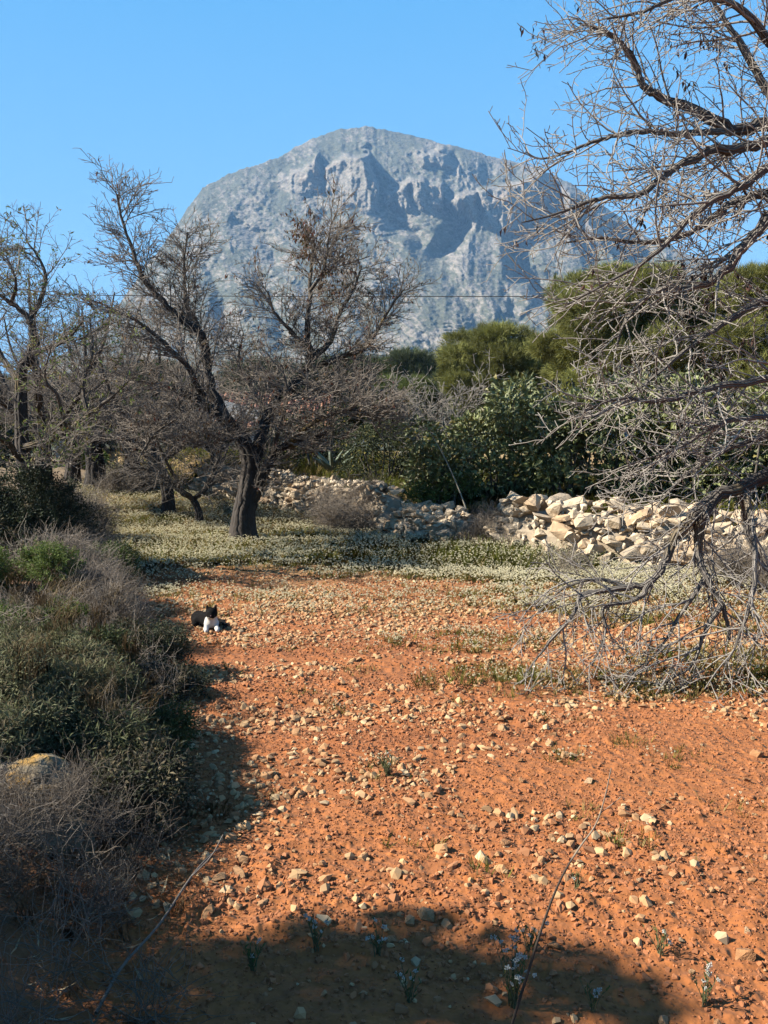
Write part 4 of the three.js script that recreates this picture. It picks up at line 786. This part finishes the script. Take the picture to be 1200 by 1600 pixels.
{ // lichen-covered stones sticking out of the bank
  const lm = [0, 1, 2].map((k) => std({ color: [lin(.15, .125, .085), lin(.13, .115, .10), lin(.17, .135, .07)][k], vertexColors: true, map: stoneMap, bumpMap: stoneBump, bumpScale: .02, flatShading: true }));
  const L = [['large stone with orange lichen jutting from the bank', 60, 1236, 3.05, .145], ['grey stone wedged left of the orange lichen stone', -12, 1245, 3.0, .14], ['brown stone wedged right of the orange lichen stone', 124, 1268, 3.1, .11], ['dark stone under the dry grass at the foot of the bank', 50, 1330, 2.8, .17], ['stone half buried in straw at the picture edge', -5, 1400, 2.6, .14]];
  const craggy = (k) => { const col = [], q = new THREE.IcosahedronGeometry(1, 6), p = q.attributes.position, v = V(0, 0, 0); for (let i = 0; i < p.count; i++) { v.fromBufferAttribute(p, i); const a = noise3(v.x * 1.2 + k * 9, v.y * 1.2, v.z * 1.2), b = noise3(v.x * 3.1, v.y * 3.1 + k * 7, v.z * 3.1), c = noise3(v.x * 8, v.y * 8, v.z * 8 + k); v.multiplyScalar(.86 + .26 * Math.round(a * 3.2) / 3.2 + .12 * Math.abs(b) + .05 * c); p.setXYZ(i, v.x, v.y * .85, v.z); const l = sstep(.12, .2, noise3(v.x * 2.6 + 1, v.y * 2.6, v.z * 2.6) + .35 * noise3(v.x * 11, v.y * 11, v.z * 11)); col.push(...(k ? [1, 1, 1] : [lerp(1, 1.75, l), lerp(1, 1.25, l), lerp(1, .42, l)])); } q.setAttribute('color', new THREE.Float32BufferAttribute(col, 3)); return boxUV(q, .8); };   // crusts of orange lichen on the first
  L.forEach(([label, px, py, d, s], i) => {
    const g = thing('bank_stone', label, 'stone', at(px, py, d)), m = part('stone', craggy(i), lm[i % 3], g); m.scale.set(s * 1.25, s, s); m.rotation.set(.2, i * 1.3, .15);
  });
}
{ // dry grass and dead stems, a thatch nobody could count
  const R = rng(610), A = [[], [], []], T = [[], []], S = [];
  const straw = (x, z, s, k, lift = 0) => { const j = .7 + .6 * R(), c = R() < (z > -3.4 ? .2 : .45) ? [.42 * j, .335 * j, .21 * j] : [.20 * j, .14 * j, .08 * j]; A[k].push([V(x, groundY(x, z) - .02 + lift, z), new THREE.Euler((R() - .5) * .6, R() * 6.28, (R() - .5) * .6), s * (.7 + .6 * R()), c]); };  // fewer pale straws close by: the near bank's shade is put into their colour
  const tang = (x, z, s, lift) => { const j = .7 + .6 * R(); T[Math.floor(R() * 2)].push([V(x, groundY(x, z) + lift, z), new THREE.Euler(R() - .5, R() * 6.28, R() - .5), s * (.7 + .6 * R()), (z > -4 ? [.17 * j, .125 * j, .085 * j] : [.30 * j, .235 * j, .175 * j])]); };  // near stems get a darker brown, painting in the shade on the bank
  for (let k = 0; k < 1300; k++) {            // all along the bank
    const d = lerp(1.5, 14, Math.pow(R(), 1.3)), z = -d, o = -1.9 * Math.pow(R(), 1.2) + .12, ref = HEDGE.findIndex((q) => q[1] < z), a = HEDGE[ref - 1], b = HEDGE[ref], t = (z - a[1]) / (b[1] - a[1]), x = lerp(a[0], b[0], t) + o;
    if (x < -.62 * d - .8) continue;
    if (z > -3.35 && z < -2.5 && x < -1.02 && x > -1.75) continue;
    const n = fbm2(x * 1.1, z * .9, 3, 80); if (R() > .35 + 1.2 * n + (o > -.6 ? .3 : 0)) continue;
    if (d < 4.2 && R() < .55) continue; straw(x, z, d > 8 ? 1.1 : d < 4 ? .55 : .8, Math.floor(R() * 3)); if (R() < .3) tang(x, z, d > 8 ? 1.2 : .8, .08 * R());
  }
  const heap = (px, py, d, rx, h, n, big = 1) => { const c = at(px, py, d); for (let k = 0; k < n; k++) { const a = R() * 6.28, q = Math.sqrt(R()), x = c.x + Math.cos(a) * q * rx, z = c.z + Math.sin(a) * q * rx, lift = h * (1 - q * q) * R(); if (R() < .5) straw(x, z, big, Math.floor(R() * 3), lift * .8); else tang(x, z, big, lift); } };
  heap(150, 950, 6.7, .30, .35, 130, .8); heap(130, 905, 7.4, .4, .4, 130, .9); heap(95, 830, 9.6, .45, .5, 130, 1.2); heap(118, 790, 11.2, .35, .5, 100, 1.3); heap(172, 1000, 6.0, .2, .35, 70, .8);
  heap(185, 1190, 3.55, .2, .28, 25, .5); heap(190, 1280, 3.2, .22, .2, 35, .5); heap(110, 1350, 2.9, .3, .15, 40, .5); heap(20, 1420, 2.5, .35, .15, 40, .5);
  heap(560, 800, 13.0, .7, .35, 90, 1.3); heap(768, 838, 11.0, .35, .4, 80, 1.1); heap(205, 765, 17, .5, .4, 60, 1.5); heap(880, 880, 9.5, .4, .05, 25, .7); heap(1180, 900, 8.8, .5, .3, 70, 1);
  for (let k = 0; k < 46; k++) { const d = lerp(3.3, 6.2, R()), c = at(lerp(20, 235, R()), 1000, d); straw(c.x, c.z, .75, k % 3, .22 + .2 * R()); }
  const litter = []; for (let k = 0; k < 5200; k++) { const d = lerp(1.4, 5, Math.sqrt(R())), z = -d, x = lerp(-.62 * d - .6, -.2, R()); if (hedgeDist(x, z)[0] > .06) continue; const j = .5 + .9 * R(); litter.push([V(x, groundY(x, z) + .004 + .012 * R(), z), new THREE.Euler(1.4 + (R() - .5) * .5, R() * 6.28, (R() - .5) * .6, 'YXZ'), .6 + R(), R() < .5 ? [.62 * j, .47 * j, .27 * j] : [.3 * j, .2 * j, .11 * j]]); }
  const g = thing('dry_grass', 'tangle of grey dry grass and dead stems over the bank', 'grass'); g.userData.kind = 'stuff';
  scatter('leaf_litter', leafGeo(.06, .006, .1, .2), M.leaf, litter, g);
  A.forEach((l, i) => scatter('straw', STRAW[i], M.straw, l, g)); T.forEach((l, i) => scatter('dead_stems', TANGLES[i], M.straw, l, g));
}

// ------------------------------------------------------------------ trees beside the viewer, known by their shade on the near ground
function offTree(label, x, z, h, rx, seed, o = {}) { const b = V(x, groundY(x, z), z); return crownTree('evergreen_tree', label, 'tree', b, h, rx, { geo: leafTuft, mat: M.leaf, col: [.06, .08, .03], size: 1.1, clumps: 34, tufts: 38, low: .3, clumpR: .3, ...o }, seed, 'trees beside the field throwing shade on the near earth'); }
offTree('leafy evergreen tree outside the picture shading the near earth', -4.6, -1.2, 3.2, .8, 701);
offTree('leafy evergreen tree outside the picture shading the near corner', -3.3, -.1, 2.7, .9, 703);
offTree('leafy evergreen tree outside the picture shading the near middle', -5.7, -1.2, 4.6, .75, 705, { low: .5, clumps: 24, tufts: 30 });

// ------------------------------------------------------------------ near stalks, twigs and flowering weeds
{
  const b = ground(782, 1600); b.x += -.02; b.z += .12; b.y = groundY(b.x, b.z);
  const g = thing('dry_stalk', 'tall thin dry stalk rising from the near shade across the red earth', 'stalk', b), q = (x, y, d) => at(x, y, d).sub(b);
  const main = limbPath([V(0, -.03, 0), q(825, 1520, 1.93), q(850, 1440, 1.9), q(878, 1370, 1.87), q(905, 1325, 1.86), q(930, 1290, 1.85), q(944, 1250, 1.84), q(955, 1200, 1.83)], 28);
  part('stem', new MB().tube(main, main.map((_, k) => lerp(.0042, .0012, k / 28)), 6, (p, r) => r > .0026 ? [.06, .042, .03] : [.34, .27, .2]).geo(), M.twig, g);
  const tw = limbPath([main[22], main[22].clone().add(V(.025, .02, 0)), main[22].clone().add(V(.045, .045, .01))], 5); part('side_twig', new MB().tube(tw, tw.map(() => .0011), 4, [.3, .24, .18]).geo(), M.twig, g);
}
{
  const pts = [ground(150, 1592), ground(190, 1530), ground(250, 1470), ground(300, 1415), ground(332, 1362)]; pts.forEach((p, i) => { p.y += .02 + .012 * i; }); const tip = at(345, 1325, 2.95); pts.push(tip);
  const o = pts[0].clone(), g = thing('fallen_stick', 'grey fallen stick lying along the edge of the bank in near shade', 'stick', o), c = limbPath(pts.map((p) => p.clone().sub(o)), 20);
  part('stem', new MB().tube(c, c.map((_, k) => lerp(.0055, .002, k / 20)), 6, [.2, .165, .135]).geo(), M.twig, g);
  const s = limbPath([c[12], c[12].clone().add(V(.06, .05, -.04)), c[12].clone().add(V(.10, .12, -.06))], 5); part('side_twig', new MB().tube(s, s.map(() => .0025), 5, [.24, .2, .17]).geo(), M.twig, g);
}
function weed(label, px, py, h, n, seed, o = {}) {
  const b = ground(px, py), R = rng(seed), g = thing('flowering_weed', label, 'weed', b), st = new MB(), L = [], Fl = [];
  for (let k = 0; k < n; k++) {
    const a = R() * 6.28, l = h * (.5 + .6 * R()), out = l * (.15 + .45 * R()), e = V(Math.cos(a) * out, l, Math.sin(a) * out), c = limbPath([V((R() - .5) * .02, -.01, (R() - .5) * .02), e.clone().multiplyScalar(.5).add(V(0, l * .08, 0)), e], 5);
    st.tube(c, c.map((_, i) => lerp(.0016, .0008, i / 5)), 4, [.13, .14, .06]);
    for (let i = 1; i < 6; i++) L.push([c[Math.min(5, i)], quatTo(V(R() - .5, .4 + R() * .5, R() - .5), R), .6 + .6 * R(), [.10 + .05 * R(), .13 + .05 * R(), .045]]);
    if (R() < (o.flower || .6)) for (let i = 0; i < 3; i++) Fl.push([e.clone().add(V((R() - .5) * .012, R() * .006, (R() - .5) * .012)), new THREE.Euler(R(), R() * 6, R()), .26 + .16 * R(), [.74, .73, .66]]);
  }
  part('stems', st.geo(), M.twig, g, 'stuff'); scatter('leaves', leafGeo(.022, .006), M.leaf, L, g); if (Fl.length) scatter('flowers', flowerHead, M.petal, Fl, g);
}
weed('white-flowered weed in the near shade left of the dry stalk', 495, 1490, .11, 11, 801);
weed('bushy white-flowered weed at the foot of the dry stalk', 800, 1575, .17, 26, 802);
weed('white-flowered weed just above the bushy one beside the stalk', 828, 1490, .11, 10, 803);
weed('small white-flowered weed in the near shade at the bottom edge', 640, 1570, .10, 9, 804);
weed('small white-flowered weed near the bottom corner in the sun', 1100, 1575, .09, 9, 805);
weed('sparse weed with pale stems right of the bushy one', 925, 1580, .10, 7, 806, { flower: .3 });
weed('leafy weed in near shade beside the fallen stick', 395, 1520, .10, 10, 807, { flower: .2 });
weed('small weed between the two patches of near shade', 590, 1500, .08, 8, 808);
weed('grey-green weed by itself in the middle of the stony earth', 605, 1220, .10, 20, 809, { flower: .1 });
weed('small green weed below the cat', 355, 1050, .09, 12, 810, { flower: .01 });
weed('dry little weed at the sunny edge on the far side of the stalk', 1030, 1500, .08, 8, 811, { flower: .2 });
weed('low weed where the earth is smoothest, above the near shade', 900, 1400, .07, 8, 812, { flower: .2 });

// ------------------------------------------------------------------ the cat
{
  const b = ground(331, 984), N = 84, S = .34, g = thing('cat', 'black and white cat lying on the red earth facing the viewer', 'cat', b);
  g.rotation.y = .12;
  const seg = (p, a, c, ra, rb) => { const ab = V(0, 0, 0).subVectors(c, a), t = clamp(V(0, 0, 0).subVectors(p, a).dot(ab) / ab.lengthSq()); return p.distanceTo(a.clone().addScaledVector(ab, t)) - lerp(ra, rb, t); };
  const smin = (a, c, k) => { const h = clamp(.5 + .5 * (c - a) / k); return lerp(c, a, h) - k * h * (1 - h); };
  const bones = [
    [V(0, .066, .0), V(-.06, .064, -.10), .052, .06, .03], [V(-.06, .064, -.10), V(-.13, .06, -.19), .06, .066, .03], [V(-.12, .05, -.16), V(-.135, .045, -.08), .055, .04, .025],
    [V(0, .075, .01), V(.004, .128, .03), .048, .04, .03], [V(.004, .150, .04), V(.004, .146, .052), .049, .045, .02], [V(.004, .136, .068), V(.004, .132, .09), .027, .018, .015],
    [V(-.04, .045, .02), V(-.042, .02, .07), .03, .02, .015], [V(-.042, .018, .06), V(-.036, .014, .12), .02, .0165, .01], [V(.045, .045, .02), V(.05, .02, .06), .03, .02, .015], [V(.05, .018, .05), V(.056, .014, .105), .02, .0165, .01],
    [V(-.02, .03, -.27), V(.08, .022, -.18), .025, .02, .015], [V(.08, .022, -.18), V(.115, .018, -.04), .02, .017, .012], [V(.115, .018, -.04), V(.10, .016, .06), .017, .012, .012],
  ];
  const sd = (p) => {
    let d = 1e3; for (const [a, c, ra, rb, k] of bones) d = smin(d, seg(p, a, c, ra, rb), k);
    for (const s of [-1, 1]) d = smin(d, seg(p, V(.004 + s * .028, .178, .036), V(.004 + s * .040, .224, .034), .021, .003), .005);
    return Math.max(d, -p.y + .002);
  };
  const mc = new MarchingCubes(N, M.twig, false, false, 90000); mc.isolation = 0; const p = V(0, 0, 0), off = V(0, .1, -.1);
  for (let z = 0; z < N; z++) for (let y = 0; y < N; y++) for (let x = 0; x < N; x++) { p.set((x - N / 2) / (N / 2) * S + off.x, (y - N / 2) / (N / 2) * S + off.y, (z - N / 2) / (N / 2) * S + off.z); mc.field[x + y * N + z * N * N] = -sd(p); }
  mc.update();
  const n = mc.count, pos = new Float32Array(n * 3), nor = new Float32Array(n * 3), col = new Float32Array(n * 3);
  for (let i = 0; i < n; i++) {
    const x = mc.positionArray[i * 3] * S + off.x, y = mc.positionArray[i * 3 + 1] * S + off.y, z = mc.positionArray[i * 3 + 2] * S + off.z; pos.set([x, y, z], i * 3);
    p.set(x, y, z); const e = .003, f = sd(p), nx = sd(V(x + e, y, z)) - f, ny = sd(V(x, y + e, z)) - f, nz = sd(V(x, y, z + e)) - f, l = Math.hypot(nx, ny, nz) || 1; nor.set([nx / l, ny / l, nz / l], i * 3);
    const bib = z > .012 + .012 * noise3(x * 60, y * 60, 3) && y < .118 + .008 * noise3(x * 50, 1, z * 50) && Math.abs(x - .002) < .062, paw = y < .035 && z > .03 && Math.abs(x) < .085;
    col.set(bib || paw ? [.42, .40, .37] : [.007, .0065, .0065], i * 3);
  }
  const cg = new THREE.BufferGeometry(); cg.setAttribute('position', new THREE.BufferAttribute(pos, 3)); cg.setAttribute('normal', new THREE.BufferAttribute(nor, 3)); cg.setAttribute('color', new THREE.BufferAttribute(col, 3));
  part('body', cg, new THREE.MeshPhysicalMaterial({ vertexColors: true, roughness: 1, specularIntensity: .15 }), g);
  for (const s of [-1, 1]) part('eye', new THREE.SphereGeometry(.0055, 12, 8), std({ color: lin(.14, .15, .04), roughness: .15 }), g).position.set(.004 + s * .019, .158, .084);
  part('nose', new THREE.SphereGeometry(.005, 10, 6), std({ color: lin(.12, .05, .05), roughness: .4 }), g).position.set(.004, .140, .107);
}

renderer.render(scene, camera);
